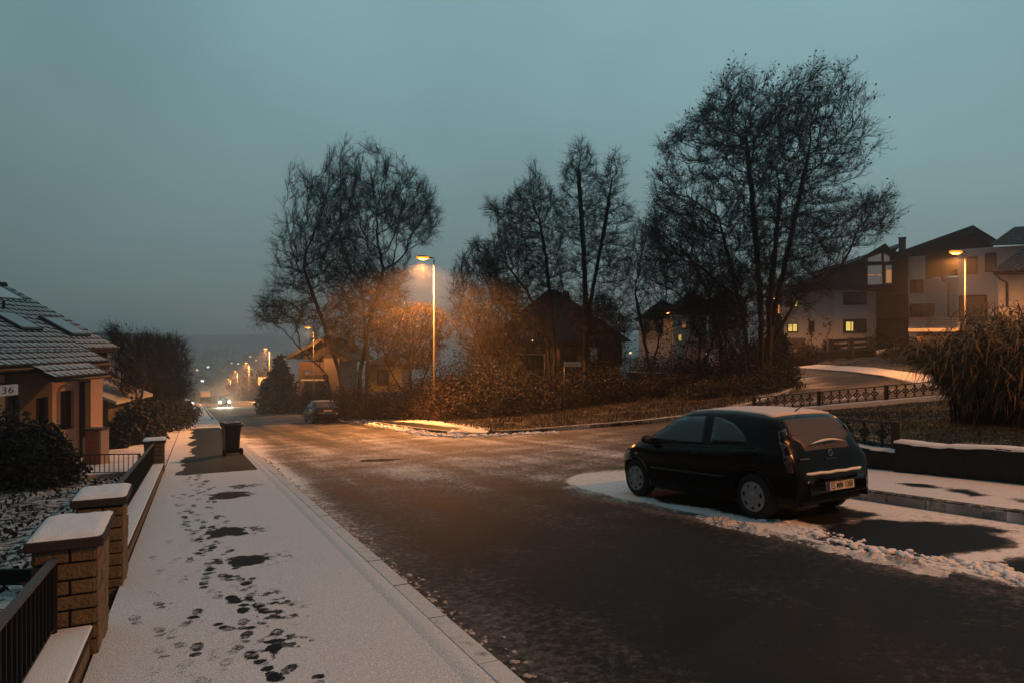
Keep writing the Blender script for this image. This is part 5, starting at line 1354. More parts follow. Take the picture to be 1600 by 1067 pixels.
rough_wall('garden_wall', 'lower garden wall behind the black hatchback, carrying a little railing', sa + .03, 13.7, WT + .06, gnd, lambda s_: zc + (zd - zc) * (s_ - sc_) / (sd_ - sc_) * .6 - .01, .22, M['drystone'], .02, 8)
# patterned iron fence
def rosette_fence(label, a, b, hgt, per, posts, z0, zfun, group=None, vis=True):
    """panels of cast rosettes between square posts; follows zfun"""
    a = np.array(a, float); b = np.array(b, float); L = np.linalg.norm(b - a); e = (b - a) / L
    root = thing('patterned_fence', label, 'fence', (a[0], a[1], zfun(*a)), 0, group); rz = root.location.z
    pt = lambda q, z: Vector((e[0] * q, e[1] * q, zfun(*(a + e * q)) - rz + z))
    k = 40
    for z, nm in ((hgt, 'top_rail'), (z0, 'bottom_rail')):
        MB().tube([pt(L * i / k, z) for i in range(k + 1)], .016, 4).build(nm, M['iron'], root)
    q = .0; i = 0
    while q <= L + .01:
        p0, p1 = pt(q, -.15), pt(q, hgt + .04); MB().bar(p0, p1, .11, .11).build('post', M['iron'], root, bevel=.01); q += posts
    q = per * .7; nrm = Vector((-e[1], e[0], 0)) * .012; ev = Vector((e[0], e[1], 0)); U = Vector((0, 0, 1))
    while q < L - .05:
        if (q / posts) % 1 * posts < .10 or (1 - (q / posts) % 1) * posts < .10: q += per * .5
        mb = MB(); c = pt(q, (hgt + z0) / 2); R_ = (hgt - z0) * .5
        # stem, four lobed cross, end buds
        mb.bar(c - U * R_, c + U * R_, .016, .016, up=(e[0], e[1], 0))
        for (du, dv, rad) in ((0, .70, .20), (0, -.70, .20), (.50, .0, .17), (-.50, 0, .17), (0, 0, .17), (.26, .24, .16), (-.26, .24, .16), (.26, -.24, .16), (-.26, -.24, .16), (0, .42, .12), (0, -.42, .12)):
            o = c + U * dv * R_ + ev * du * R_ * .9; pts = [o + (ev * math.cos(t_) + U * math.sin(t_)) * rad * .95 * R_ - nrm for t_ in np.linspace(0, 2 * math.pi, 9)[:-1]]
            mb.prism(pts, nrm * 2)
        mb.build('rosette', M['iron'], root)
        q += per
    return root
fz = lambda x, y: h(x, y) + .22
fa, fb = np.array(f_a), np.array(f_b)
fe = fb + (fb - fa) * .25
rosette_fence('low black fence with cast rosettes between the corner lawn and the side street', fa, fe, .50, .29, 2.25, .03, fz)
# its white plinth
pl = thing('fence_plinth', 'snow capped pale plinth under the patterned fence', 'plinth', (fa[0], fa[1], 0), 0)
V = []; Q = []; n = 40; ea = fa; eb = fe; e_ = (eb - ea) / np.linalg.norm(eb - ea); nn = np.array([-e_[1], e_[0]])
for i in range(n + 1):
    p = ea + (eb - ea) * i / n
    for o, dz in ((-.14, -.5), (-.14, .20), (-.10, .225), (.10, .225), (.14, .2), (.14, -.5)): V.append((p[0] + nn[0] * o - fa[0], p[1] + nn[1] * o - fa[1], h(*p) + dz))
for i in range(n):
    for j in range(5): Q.append((i * 6 + j, i * 6 + j + 1, (i + 1) * 6 + j + 1, (i + 1) * 6 + j))
mesh_np('plinth_body', np.array(V), [np.array(Q)], M['snow'], pl)
# near railing on the low wall, behind the car
zlow = lambda x, y: zc + (zd - zc) * (to_st(x, y)[0] - sc_) / (sd_ - sc_) * .6 + .02
rosette_fence('short green grey patterned railing on the lower garden wall behind the hatchback', st(sa + .12, WT + .18), st(13.5, WT + .18), .44, .36, 2.4, .04, zlow)

# ------------------------------------------------------------------ street sign
x, y = P(882, 655); zb0 = h(x, y) + .13; dist = y
zs = -(569 - 533.5) / F * dist - zb0
sg = thing('street_sign', 'grey pole with a white street name blade and a second blade turned away', 'sign', (x, y, zb0), 0)
MB().tube([(0, 0, -.2), (0, 0, zs + .22)], .03, 10).build('pole', M['galv'], sg, True)
bw = 26.5 / F * dist; bh = 7.5 / F * dist
bl = MB().box((-.04, -.045, zs - bh / 2), (-.04 + bw, -.033, zs + bh / 2)).build('name_plate', M['signw'], sg, bevel=.005)
mb = MB(); z0_, z1_ = zs - bh / 2 + .02, zs + bh / 2 - .02; x0_, x1_ = -.02, bw - .06
for p, q in (((x0_, z0_), (x1_, z0_)), ((x0_, z1_), (x1_, z1_)), ((x0_, z0_), (x0_, z1_)), ((x1_, z0_), (x1_, z1_))): mb.bar((p[0], -.047, p[1]), (q[0], -.047, q[1]), .004, .006)
mb.build('border', M['ink'], bl)
fo = lettering('Gartenweg', .15, .001, bl); fo.location = (-.04 + bw / 2, -.0475, zs); fo.rotation_euler = (R(90), 0, 0); fo.scale = (.85, 1, 1)
b2 = MB().box((0, -.006, -bh / 2), (bw, .006, bh / 2)).build('name_plate', M['galv'], sg, bevel=.005); b2.location = (0, 0, zs - bh * 1.25); b2.rotation_euler = (0, 0, R(62)); 

# round-topped grey cabinet and small street furniture
x, y, z = gpt(1227, 56.5)
cb = thing('utility_cabinet', 'grey cylindrical bin-like cabinet at the pavement edge beside the clipped hedge', 'cabinet', (x, y, z), 0)
MB().lathe([(.40, 0), (.40, 1.12), (.001, 1.12)], 20).build('cabinet_body', M['galv'], cb, True); MB().lathe([(.43, 1.121), (.43, 1.17), (.36, 1.26), (.001, 1.30)], 20).build('lid', M['slab'], cb, True)
x, y, z = gpt(421, 128); rs_ = thing('road_sign', 'small white road sign on the pavement by the third street lamp', 'sign', (x, y - 3, z), 0)
MB().tube([(0, 0, 0), (0, 0, 5)], .06, 6).build('pole', M['galv'], rs_); MB().box((-1.0, -.04, 3.2), (.5, 0, 4.6)).build('sign_panel', M['signw'], rs_, bevel=.01)
# swing frame in the garden, blue play ladder
x, y, z = gpt(800, 43); sw = thing('swing_frame', 'pale metal swing frame in the garden of the dark house', 'swing', (x, y, z + .2), 0)
tz = zpx(554, 43) - z - .2
MB().tube([(-.15, 0, tz), (2.2, 0, tz)], .05, 8).build('crossbar', M['galv'], sw)
for sx in (0, 2.05):
    for sy in (-.8, .8): MB().tube([(sx - .35 * (sx == 0), sy, -.5), (sx, 0, tz)], .04, 8).build('leg', M['galv'], sw)
MB().tube([(-.2, .02, tz + .02), (-.7, .3, .2)], .10, 8).build('slide_rail', M['plasterY'], sw)
x, y, z = gpt(944, 47); tz0, tz1 = zpx(592, 47), zpx(562, 47)
la = thing('garden_steps', 'frosted blue stair of seven treads leading up beside the dark house', 'steps', (x, y, tz0), 0)
for i in range(7): MB().box((-.55 - .02 * i, .16 * i, (tz1 - tz0) * i / 7), (.45 + .07 * (7 - i), .16 * i + .2, (tz1 - tz0) * i / 7 + .05)).build('tread', M['roofsnow'], la)
for sx in (-.6, .55): MB().bar((sx, 0, 0), (sx, 1.2, tz1 - tz0), .05, .14).build('stringer', M['iron'], la)
# low snowy retaining edges of the plot behind the sign
for (pa, pb, Yd, lab) in (((945, 594), (1020, 596), 45, 'low retaining wall with a thin line of snow at the back of the snowy plot'), ((980, 580), (1050, 583), 50, 'second, farther retaining wall with a line of snow below the row houses')):
    a, b = W(*pa, Yd), W(*pb, Yd); w_ = thing('retaining_wall', lab, 'wall', a, 0); d = b - a
    MB().bar(Vector((0, 0, -.45)), d + Vector((0, 0, -.45)), .25, .8).build('wall_body', M['drystone'], w_); MB().bar(Vector((0, 0, -.01)), d + Vector((0, 0, -.01)), .28, .06).build('snow_cover', M['snow'], w_, bevel=.02)
# garden fence of broad boards by the white house
x, y = 0, 0
gf = thing('board_fence', 'low fence of horizontal boards between pale posts before the white house', 'fence', (*gpt(1296, 58)[:2], gpt(1296, 58)[2]), 0)
bx = gf.location.copy()
for (px, pt_, pb_) in ((1297, 530, 556), (1329, 528, 551), (1360, 526, 546)):
    p = W(px, pb_, 58) - bx; q = W(px, pt_, 58) - bx; MB().box((p.x - .22, -.15, p.z - .6), (p.x + .22, .15, q.z)).build('post', M['plasterD'], gf, bevel=.02)
for (pa, pb) in (((1300, 533), (1358, 530)), ((1300, 541), (1358, 537)), ((1300, 549), (1358, 544))):
    MB().bar(W(*pa, 58) - bx, W(*pb, 58) - bx, .05, .26).build('board', M['greywood'], gf)
for (pa, pb, Yd, lab) in (((1280, 553), (1330, 551), 52, 'dark stone edging of the lawn, left one'), ((1333, 551), (1366, 549), 51, 'dark stone trough at the lawn edge, taller one')):
    a, b = W(*pa, Yd), W(*pb, Yd); w_ = thing('stone_edging', lab, 'edging', a, 0); MB().bar(Vector((0, 0, -.1)), b - a + Vector((0, 0, -.1)), .4, .55).build('edging_body', M['drystone'], w_, bevel=.04)
a, b = W(1371, 547, 56), W(1425, 538, 56); w_ = thing('sloping_kerb', 'pale snowy edging stones rising towards the garage', 'edging', a, 0)
MB().bar((0, 0, -.2), b - a + Vector((0, 0, -.2)), .3, .35).build('edging_body', M['snow'], w_, bevel=.04)

# ------------------------------------------------------------------ street lamps
def lamp(label, x, y, ztop, arm=1.0, power=260, group='street lamps along the main street', aim=None, pr=.062, spread=164, zg=None):
    """x,y foot; ztop = height of the head above datum. aim = unit (dx,dy) the head points to"""
    zg = h(x, y) + .10 if zg is None else zg; L = ztop - zg; ax, ay = aim or (-CA, -SA)
    root = thing('street_lamp', label, 'street lamp', (x, y, zg), math.atan2(ay, ax), group)
    MB().tube([(0, 0, -.3), (0, 0, 1.1), (0, 0, 1.12), (0, 0, L - .06)], [pr * 1.35, pr * 1.3, pr, pr * .62], 12).build('pole', M['galv'], root, True)
    MB().box((pr * 1.1, -.05, .5), (pr * 1.36, .05, .95)).build('service_door', M['iron'], root)
    k = arm
    # slim luminaire: housing above, bowl below
    n = 14; V = []; prof = [(-.06, .035, .03), (.05, .06, .055), (.22, .085, .075), (.45, .12, .11), (.75, .13, .12), (.92, .11, .10), (1.0, .05, .04)]
    for (q, w_, t_) in prof:
        for j in range(9):
            a = math.pi * j / 8; V.append((q * k, w_ * math.cos(a), L + t_ * math.sin(a) + .02 + .06 * q))
    Q = [(i * 9 + j, (i + 1) * 9 + j, (i + 1) * 9 + j + 1, i * 9 + j + 1) for i in range(6) for j in range(8)] + [(i * 9 + 8, (i + 1) * 9 + 8, (i + 1) * 9, i * 9) for i in range(6)]
    MB().add(V, Q).build('head', M['galv'], root, True)
    V = []
    for (q, w_, t_) in [(.36, .07, .03), (.46, .13, .10), (.62, .16, .15), (.80, .16, .15), (.93, .12, .09), (1.0, .04, .01)]:
        for j in range(9):
            a = math.pi * j / 8; V.append((q * k, w_ * math.cos(a), L - t_ * math.sin(a) + .012 + .06 * q))
    Q = [(i * 9 + j, i * 9 + j + 1, (i + 1) * 9 + j + 1, (i + 1) * 9 + j) for i in range(5) for j in range(8)]
    MB().add(V, Q).build('glass_bowl', M['lens'], root, True)
    V = []; m_ = 20  # skirt added round the bowl; its emission paints the lamp's orange glow fringe
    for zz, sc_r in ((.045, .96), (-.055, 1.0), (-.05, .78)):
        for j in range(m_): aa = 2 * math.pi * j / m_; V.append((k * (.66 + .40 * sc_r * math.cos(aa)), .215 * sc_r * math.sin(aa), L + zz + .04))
    MB().add(V, [(i * m_ + j, i * m_ + (j + 1) % m_, (i + 1) * m_ + (j + 1) % m_, (i + 1) * m_ + j) for i in range(2) for j in range(m_)] + [tuple(range(2 * m_, 3 * m_))]).build('glow_skirt', M['glow_skirt'], root)
    ld = bpy.data.lights.new('sodium_light', 'SPOT'); ld.spot_size = R(spread); ld.spot_blend = .35; ld.energy = power; ld.color = SODIUM; ld.shadow_soft_size = .12
    lo = bpy.data.objects.new('sodium_light', ld); link(lo, root); lo.location = (k * .70, 0, L - .28)
    return root
PW = 17000
LT = [(678, 405, 39.6, 'nearest street lamp on the main street, standing at the overgrown bank'), (490, 512, 79, 'second street lamp down the main street, above the parked saloon'),
      (421, 545, 124, 'third street lamp down the main street, beside the spreading conifer'), (389, 567, 169, 'fourth street lamp down the main street'),
      (371, 580, 212, 'fifth street lamp down the main street'), (360, 592, 250, 'sixth street lamp down the main street, above the oncoming car'), (347, 603, 350, 'farthest street lamp, lowest orange dot of the row')]
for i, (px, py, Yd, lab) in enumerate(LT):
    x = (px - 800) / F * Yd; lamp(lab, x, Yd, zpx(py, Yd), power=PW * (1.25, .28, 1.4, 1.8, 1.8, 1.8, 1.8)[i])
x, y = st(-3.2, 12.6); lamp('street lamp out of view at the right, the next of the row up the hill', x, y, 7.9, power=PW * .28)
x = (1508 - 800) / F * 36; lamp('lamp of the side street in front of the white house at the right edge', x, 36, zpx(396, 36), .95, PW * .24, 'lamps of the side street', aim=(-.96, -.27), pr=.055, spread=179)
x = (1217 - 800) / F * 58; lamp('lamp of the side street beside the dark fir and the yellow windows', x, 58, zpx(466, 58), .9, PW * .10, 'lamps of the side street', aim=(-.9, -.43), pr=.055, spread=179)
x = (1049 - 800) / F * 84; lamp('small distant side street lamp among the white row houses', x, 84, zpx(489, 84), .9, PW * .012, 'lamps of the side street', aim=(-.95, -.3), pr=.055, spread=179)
# ------------------------------------------------------------------ house 36
def tile_roof(name, parent, ridge_a, ridge_b, eave_a, eave_b, row=.34, col=.30, sn=1.0, mat=None, cut=None):
    """rows of wavy tiles from eave to ridge. corners are Vectors (same frame as parent)"""
    ra, rb, ea, eb = map(Vector, (ridge_a, ridge_b, eave_a, eave_b))
    L = (eb - ea).length; D = (ra - ea).length; nr = max(1, round(D / row)); nc = max(1, round(L / col)); k = 8
    nrm = (eb - ea).cross(ra - ea).normalized()
    if nrm.z < 0: nrm = -nrm
    V = []; Q = []; A = []
    for i in range(nr):
        f0, f1 = i / nr, (i + 1) / nr + .02
        n0 = len(V)
        for (f, lift) in ((f0, -.012), (f0, .050), (f0 + .006, .056), ((f0 + f1) / 2, .036), (f1, .014)):
            a = ea.lerp(ra, f); b = eb.lerp(rb, f)
            for c in range(nc * k + 1):
                q = c / (nc * k); ph = (c % k) / k
                wv = .030 * (math.sin(2 * math.pi * ph) * .5 + .5) if lift > -.01 else 0
                p = a.lerp(b, q) + nrm * (lift + wv); V.append(tuple(p))
                dk = 0
                if lift <= -.01 or abs(f - f0) < 1e-6: dk = .95
                elif f - f0 < .01: dk = .35
                vall = .75 if (ph in (.625, .75, .875)) and f < f0 + (f1 - f0) * .6 else 0
                A.append(sn - dk - vall + random.uniform(-.06, .06))
        m = nc * k + 1
        for r_ in range(4):
            for c in range(m - 1): Q.append((n0 + r_ * m + c, n0 + r_ * m + c + 1, n0 + (r_ + 1) * m + c + 1, n0 + (r_ + 1) * m + c))
    o = mesh_np(name, np.array(V), [np.array(Q)], mat or ROOFM, parent, smooth=False, attr={'snow': A})
    return o
ROOFM = ground_mat('snowy_clay_tiles', (.018, .020, .020), (.030, .028, .028), snow=(.62, .63, .64), rough_bare=.6, soft=.14, nscale=6, mottle=.25, bumpy=.2, grit=60)
KX, ZE = .545, -.72
zr = lambda X: ZE + KX * (-14.2 - X)
ry = lambda Y0, X: Y0 + (-14.2 - X) * -.05
h0 = (-14.7, 20.0); hz = h(-14.7, 20) + .1
hs_ = thing('house', 'peach house number 36 with snow striped roof tiles, cut by the left edge', 'house', (h0[0], h0[1], hz), 0)
org = Vector((h0[0], h0[1], hz)); L3 = lambda x, y, z: Vector((x, y, z)) - org
YN, YF = 13.0, 24.05
rf = tile_roof('roof', hs_, L3(-19.3, YN, zr(-19.3)), L3(-19.3, YF, zr(-19.3)), L3(-14.2, YN, zr(-14.2)), L3(-14.2, YF, zr(-14.2)))
tile_roof('roof', hs_, L3(-19.3, YF, zr(-19.3)), L3(-19.3, 26.1, zr(-19.3)), L3(-15.0, YF, zr(-15.0)), L3(-15.0, 26.1, zr(-15.0)))
tile_roof('porch_roof', hs_, L3(-14.2, 20.2, zr(-14.2) - .02), L3(-14.2, 22.9, zr(-14.2) - .02), L3(-13.55, 20.2, zr(-13.55) - .02), L3(-13.55, 22.9, zr(-13.55) - .02))
def slab(nm, a, b, c, d, th, mat, par):
    a, b, c, d = map(Vector, (a, b, c, d)); n = (b - a).cross(d - a).normalized()
    if n.z > 0: n = -n
    return MB().prism([a, b, c, d], n * th).build(nm, mat, par)
slab('roof_deck', L3(-19.3, YN, zr(-19.3) - .02), L3(-19.3, YF - .02, zr(-19.3) - .02), L3(-14.25, YF - .02, zr(-14.25) - .02), L3(-14.25, YN, zr(-14.25) - .02), .14, M['wood'], hs_)
slab('roof_deck', L3(-19.3, YF, zr(-19.3) - .02), L3(-19.3, 26.05, zr(-19.3) - .02), L3(-15.05, 26.05, zr(-15.05) - .02), L3(-15.05, YF, zr(-15.05) - .02), .14, M['wood'], hs_)
slab('roof_deck', L3(-14.26, 20.25, zr(-14.26) - .05), L3(-14.26, 22.85, zr(-14.26) - .05), L3(-13.6, 22.85, zr(-13.6) - .05), L3(-13.6, 20.25, zr(-13.6) - .05), .12, M['wood'], hs_)
slab('roof', L3(-24.4, YN, zr(-14.2)), L3(-24.4, 26.1, zr(-14.2)), L3(-19.3, 26.1, zr(-19.3)), L3(-19.3, YN, zr(-19.3)), .1, M['roofsnow'], hs_)
rr_ = MB(); 
for i in range(36):
    y0 = YN + .36 * i; rr_.tube([(-19.3 - org.x, y0 - org.y, zr(-19.3) + .06 - org.z), (-19.3 - org.x, y0 + .38 - org.y, zr(-19.3) + .075 - org.z)], [.11, .12], 8)
rr_.build('ridge_tiles', M['rooftile'], hs_)
# walls with real openings: road side wall is a row of pieces
def wall_y(nm, X, y0, y1, z0, z1, th, mat, holes=(), par=None, frame=L3):
    """wall in the plane x=X facing +x, with rectangular holes (ya, yb, za, zb)"""
    par = par or hs_; ys = sorted({y0, y1, *[q for hh_ in holes for q in hh_[:2]]}); mb = MB()
    for a, b in zip(ys[:-1], ys[1:]):
        cuts = sorted([(hh_[2], hh_[3]) for hh_ in holes if hh_[0] <= a + 1e-6 and hh_[1] >= b - 1e-6]); z = z0
        for c0_, c1_ in cuts + [(z1, z1)]:
            if c0_ > z + 1e-4: p, q = frame(X - th, a, z), frame(X, b, c0_); mb.box(tuple(p), tuple(q))
            z = c1_
    return mb.build(nm, mat, par)
gz_ = hz - .3
wall_y('wall', -14.75, 21.9, YF - .1, gz_, -.96, .3, M['plasterP'], [(22.3, 23.0, -2.9, -1.62)])
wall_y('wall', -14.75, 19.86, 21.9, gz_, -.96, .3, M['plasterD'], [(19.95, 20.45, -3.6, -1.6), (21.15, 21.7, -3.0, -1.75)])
wall_y('wall', -14.75, YN, 19.86, gz_, -.96, .3, M['plasterP'], [(17, 18, -3.0, -1.85)])
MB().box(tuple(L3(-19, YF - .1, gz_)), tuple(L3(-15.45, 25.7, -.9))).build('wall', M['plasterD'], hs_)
MB().prism([L3(-19.2, 25.72, -1.0), L3(-15.2, 25.72, -1.0), L3(-15.2, 25.72, zr(-15.2) - .2), L3(-19.2, 25.72, zr(-19.2) - .2)], (0, -.1, 0)).build('gable', M['plasterD'], hs_)
for (ya, yb, za_, zb2, nm) in ((22.3, 23.0, -2.9, -1.62, 'window'), (21.15, 21.7, -3.0, -1.75, 'window'), (17, 18, -3.0, -1.85, 'window'), (19.95, 20.45, -3.6, -1.6, 'door')):
    o = MB().box(tuple(L3(-14.93, ya, za_)), tuple(L3(-14.90, yb, zb2))).build(nm, M['glass'] if nm == 'window' else M['wood'], hs_)
    mb = MB()
    for p, q in (((ya + .03, za_), (ya + .03, zb2)), ((yb - .03, za_), (yb - .03, zb2)), ((ya, za_ + .03), (yb, za_ + .03)), ((ya, zb2 - .03), (yb, zb2 - .03))): mb.bar(L3(-14.88, p[0], p[1]), L3(-14.88, q[0], q[1]), .05, .05)
    mb.build('frame', M['wood'], o)
# post, projecting bay strip, gutter and downpipe
MB().box(tuple(L3(-13.85, 21.85, gz_)), tuple(L3(-13.66, 22.05, -1.28))).build('porch_post', M['wood'], hs_)
MB().box(tuple(L3(-14.75, 23.25, gz_)), tuple(L3(-14.35, YF - .12, -.98))).build('wall', M['plasterP'], hs_)
MB().tube([L3(-14.15, 13, -.80), L3(-14.15, YF, -.80)], .055, 8).build('gutter', M['iron'], hs_, True)
MB().tube([L3(-13.52, 20.2, -1.16), L3(-13.52, 22.95, -1.16)], .05, 8).build('gutter', M['iron'], hs_, True)
MB().tube([L3(-14.15, 23.95, -.82), L3(-14.15, 23.95, -1.0), L3(-14.28, 23.1, -1.2), L3(-14.3, 23.0, -1.35), L3(-14.3, 23.0, -3.6)], .045, 8).build('downpipe', M['iron'], hs_, True)
# lit number box
nb0 = MB().box(tuple(L3(-14.73, 18.7, -1.55)), tuple(L3(-14.50, 20.05, -1.24))).build('number_box', M['lightbox'], hs_, bevel=.01)
MB().box(tuple(L3(-14.76, 18.6, -1.232)), tuple(L3(-14.44, 20.15, -1.195))).build('canopy', M['iron'], nb0)
fo = lettering('36', .27, .002, nb0); fo.location = L3(-14.495, 19.62, -1.40); fo.rotation_euler = (R(90), 0, R(90)); fo.scale = (1.9, 1, 1)
# roof windows and the snowy panel
def roof_window(X0, X1, Y0, Y1, nm, mat, rim=M['iron'], lift=.13):
    up = Vector((KX, 0, 1)).normalized(); c = [L3(X0, Y0, zr(X0)), L3(X0, Y1, zr(X0)), L3(X1, Y1, zr(X1)), L3(X1, Y0, zr(X1))]
    o = MB().prism([p + up * .02 for p in c], up * lift).build(nm, rim, hs_)
    m = sum(c, Vector()) / 4; MB().prism([m + (p - m) * .84 + up * (lift + .021) for p in c], up * .012).build('pane', mat, o); return o
roof_window(-16.95, -15.72, 24.35, 25.4, 'roof_window', M['skyglass']); roof_window(-17.1, -16.05, 22.3, 23.3, 'roof_window', M['skyglass'])
roof_window(-19.15, -18.2, 22.0, 25.75, 'solar_panel', M['snow'], lift=.06)
p = L3(-17.5, 23.5, zr(-17.5)); MB().tube([p, p + Vector((0, 0, .3))], .05, 8).build('vent_pipe', M['iron'], hs_)
# snow guards
mb = MB()
for yy in np.arange(14, 23.6, .8): p = L3(-14.75, yy, zr(-14.75) + .05); mb.tube([p, p + Vector((.05, 0, .16))], .012, 5)
mb.tube([L3(-14.70, 14, zr(-14.7) + .2), L3(-14.70, 23.6, zr(-14.7) + .2)], .012, 5); mb.build('snow_guard', M['iron'], hs_)
# the wooden shed beyond
sh = thing('shed', 'small dark wooden shed with a snowy lean roof beyond the peach house', 'shed', (-20.5, 33, h(-20.5, 33)), R(10)); 
zt0 = zpx(622, 32) - h(-20.5, 33)
MB().box((-1.6, -.8, 0), (1.2, 3.4, zt0 - .1)).build('wall', M['greywood'], sh)
mb = MB()
for i in range(10): mb.box((-1.6 + i * .3, -.84, 0), (-1.56 + i * .3, -.803, zt0 - .1))
mb.build('batten', M['wood'], sh)
MB().prism([(-2.2, -1.2, zt0 + 1.45), (1.7, -1.2, zt0 - .30), (1.7, -1.2, zt0 - .17), (-2.2, -1.2, zt0 + 1.6)], (0, 5, 0)).build('roof', M['roofsnow'], sh)
h2 = thing('neighbour_roof', 'snow dusted roof of a further house glimpsed through the left thicket', 'house', (-27.6, 44, h(-27.6, 44)), R(-8)); zt0 = zpx(592, 44) - h(-27.6, 44)
MB().box((-4, 0, 0), (2.4, 7, zt0)).build('wall', M['plasterD'], h2); MB().prism([(-4.6, -.5, zt0 - .1), (2.9, -.5, zt0 - .1), (-.8, -.5, zt0 + 3.0)], (0, 8, 0)).build('roof', M['roofsnow'], h2)

# ------------------------------------------------------------------ dark gabled house in the middle
def quadz(px0, py0, px1, py1, Y): return W(px0, py0, Y), W(px1, py1, Y)
WF = [W]
def front_box(nm, par, o, px0, px1, pt_, pb_, Y, depth, mat, bevel=0):
    a, b = WF[0](px0, pb_, Y) - o, WF[0](px1, pt_, Y) - o
    return MB().box((a.x, a.y, a.z), (b.x, a.y + depth, b.z)).build(nm, mat, par, bevel=bevel)
def opening(par, o, px0, px1, pt_, pb_, Y, mat, nm='window', fr=M['wood'], bars=1, mull=True, light=None):
    """window let into a front wall: frame proud of the wall, recessed pane, mullion"""
    a, b = WF[0](px0, pb_, Y) - o, WF[0](px1, pt_, Y) - o; fw = min(.09, abs(b.x - a.x) * .12)
    f = MB()
    for p, q in (((a.x, a.z), (b.x, a.z)), ((a.x, b.z), (b.x, b.z)), ((a.x, a.z), (a.x, b.z)), ((b.x, a.z), (b.x, b.z))): f.bar((p[0], a.y - .03, p[1]), (q[0], a.y - .03, q[1]), fw, .10, up=(0, 1, 0))
    if bars:
        for i in range(1, bars + 1): x = a.x + (b.x - a.x) * i / (bars + 1); f.bar((x, a.y - .025, a.z), (x, a.y - .025, b.z), fw * .8, .06, up=(0, 1, 0))
    w_ = f.build(nm, fr, par); MB().box((a.x + .01, a.y - .012, a.z + .01), (b.x - .01, a.y - .004, b.z - .01)).build('pane', mat, w_)
    MB().box((a.x - .08, a.y - .12, a.z - .10), (b.x + .08, a.y - .003, a.z - .05)).build('sill', M['slab'], w_)
    return w_
Y = 52; o = Vector(gpt(868, Y)); hm = thing('house', 'dark roofed cream house hidden behind the bare trees in the middle', 'house', o, 0)
a, b = W(792, 600, Y) - o, W(968, 530, Y) - o
MB().box((a.x, 0, -1), (b.x, 9, b.z)).build('wall', M['plasterY'], hm)
ap = W(866, 449, Y) - o; el_, er_ = W(758, 532, Y) - o, W(984, 534, Y) - o
for (e1, nm) in ((el_, 'roof'), (er_, 'roof')):
    MB().prism([(e1.x, -1.2, e1.z), (ap.x, 1.2, ap.z), (ap.x, 1.2, ap.z - .3), (e1.x, -1.2, e1.z - .3)], (0, 0, 0)) 
mb = MB().add([(el_.x, -1.2, el_.z), (er_.x, -1.2, er_.z), (er_.x, 10, er_.z), (el_.x, 10, el_.z), (ap.x - .3, 2.2, ap.z), (ap.x + .3, 2.2, ap.z), (ap.x + .3, 7, ap.z), (ap.x - .3, 7, ap.z)],
    [(0, 1, 5, 4), (1, 2, 6, 5), (2, 3, 7, 6), (3, 0, 4, 7), (4, 5, 6, 7), (3, 2, 1, 0)]); mb.build('roof', M['rooftile'], hm)
opening(hm, o, 823, 850, 545, 575, Y - .02, M['glass']); opening(hm, o, 880, 900, 540, 575, Y - .02, M['glass']); opening(hm, o, 921, 938, 541, 562, Y - .02, M['litdim'], bars=0)
MB().box(tuple(W(936, 572, Y - 1) - o), tuple((W(972, 534, Y - 1) - o) + Vector((0, 1, 0)))).build('annex', M['wood'], hm)
front_box('chimney', hm, o, 880, 890, 455, 480, Y + 3, .8, M['brick'])
# small bright garden lights near it
def garden_light(lab, px, py, Y, mat, r=.06):
    p = W(px, py, Y); g = thing('garden_lamp', lab, 'lamp', (p.x, p.y, p.z), 0)
    mb = MB(); bm_ = bmesh.new(); bmesh.ops.create_icosphere(bm_, subdivisions=2, radius=r); mb.add([v.co for v in bm_.verts], [tuple(v.index for v in f.verts) for f in bm_.faces]); bm_.free(); mb.build('globe', mat, g, True)
    zf = h(p.x, p.y); MB().tube([(0, 0, -r), (0, 0, min(-.3, zf - p.z))], .025, 6).build('post', M['iron'], g)
garden_light('tiny bright light in the dark bushes left of the young orange tree', 575, 530, 50, M['sparkw'], .05)
garden_light('small warm lamp right of the dark gabled house', 985, 551, 52, M['spark'], .09)
garden_light('small warm lamp before the orange lit garage of the row houses', 1104, 553, 55, M['spark'], .07)
garden_light('tiny warm light on the wall behind the swing frame', 832, 532, 50, M['spark'], .04)

# pale annex left, seen through the lamp-lit shrubs
Y = 58; o = Vector(gpt(600, Y)); ha = thing('garden_house', 'low pale garden house glimpsed behind the overgrown bank', 'house', o, 0)
front_box('wall', ha, o, 570, 628, 568, 612, Y, 5, M['plasterY']); p, q = W(563, 569, Y) - o, W(634, 569, Y) - o; ap = W(612, 553, Y) - o
MB().prism([(p.x, -.5, p.z), (q.x, -.5, q.z), (ap.x, -.5, ap.z)], (0, 6.5, 0)).build('roof', M['roofsnow'], ha); opening(ha, o, 590, 608, 578, 600, Y - .02, M['glass'])
Y = 56; o = Vector(gpt(760, Y)); ha = thing('garden_house', 'white low outbuilding left of the dark gabled house', 'house', o, 0)
front_box('wall', ha, o, 745, 790, 526, 600, Y, 5, M['plasterW']); opening(ha, o, 752, 782, 535, 552, Y - .02, M['glass']); p, q = W(742, 527, Y) - o, W(796, 520, Y) - o
MB().prism([(p.x, -.6, p.z), (q.x, -.6, q.z), (q.x, -.6, q.z + .25), (p.x, -.6, p.z + .25)], (0, 6, 0)).build('roof', M['rooftile'], ha)

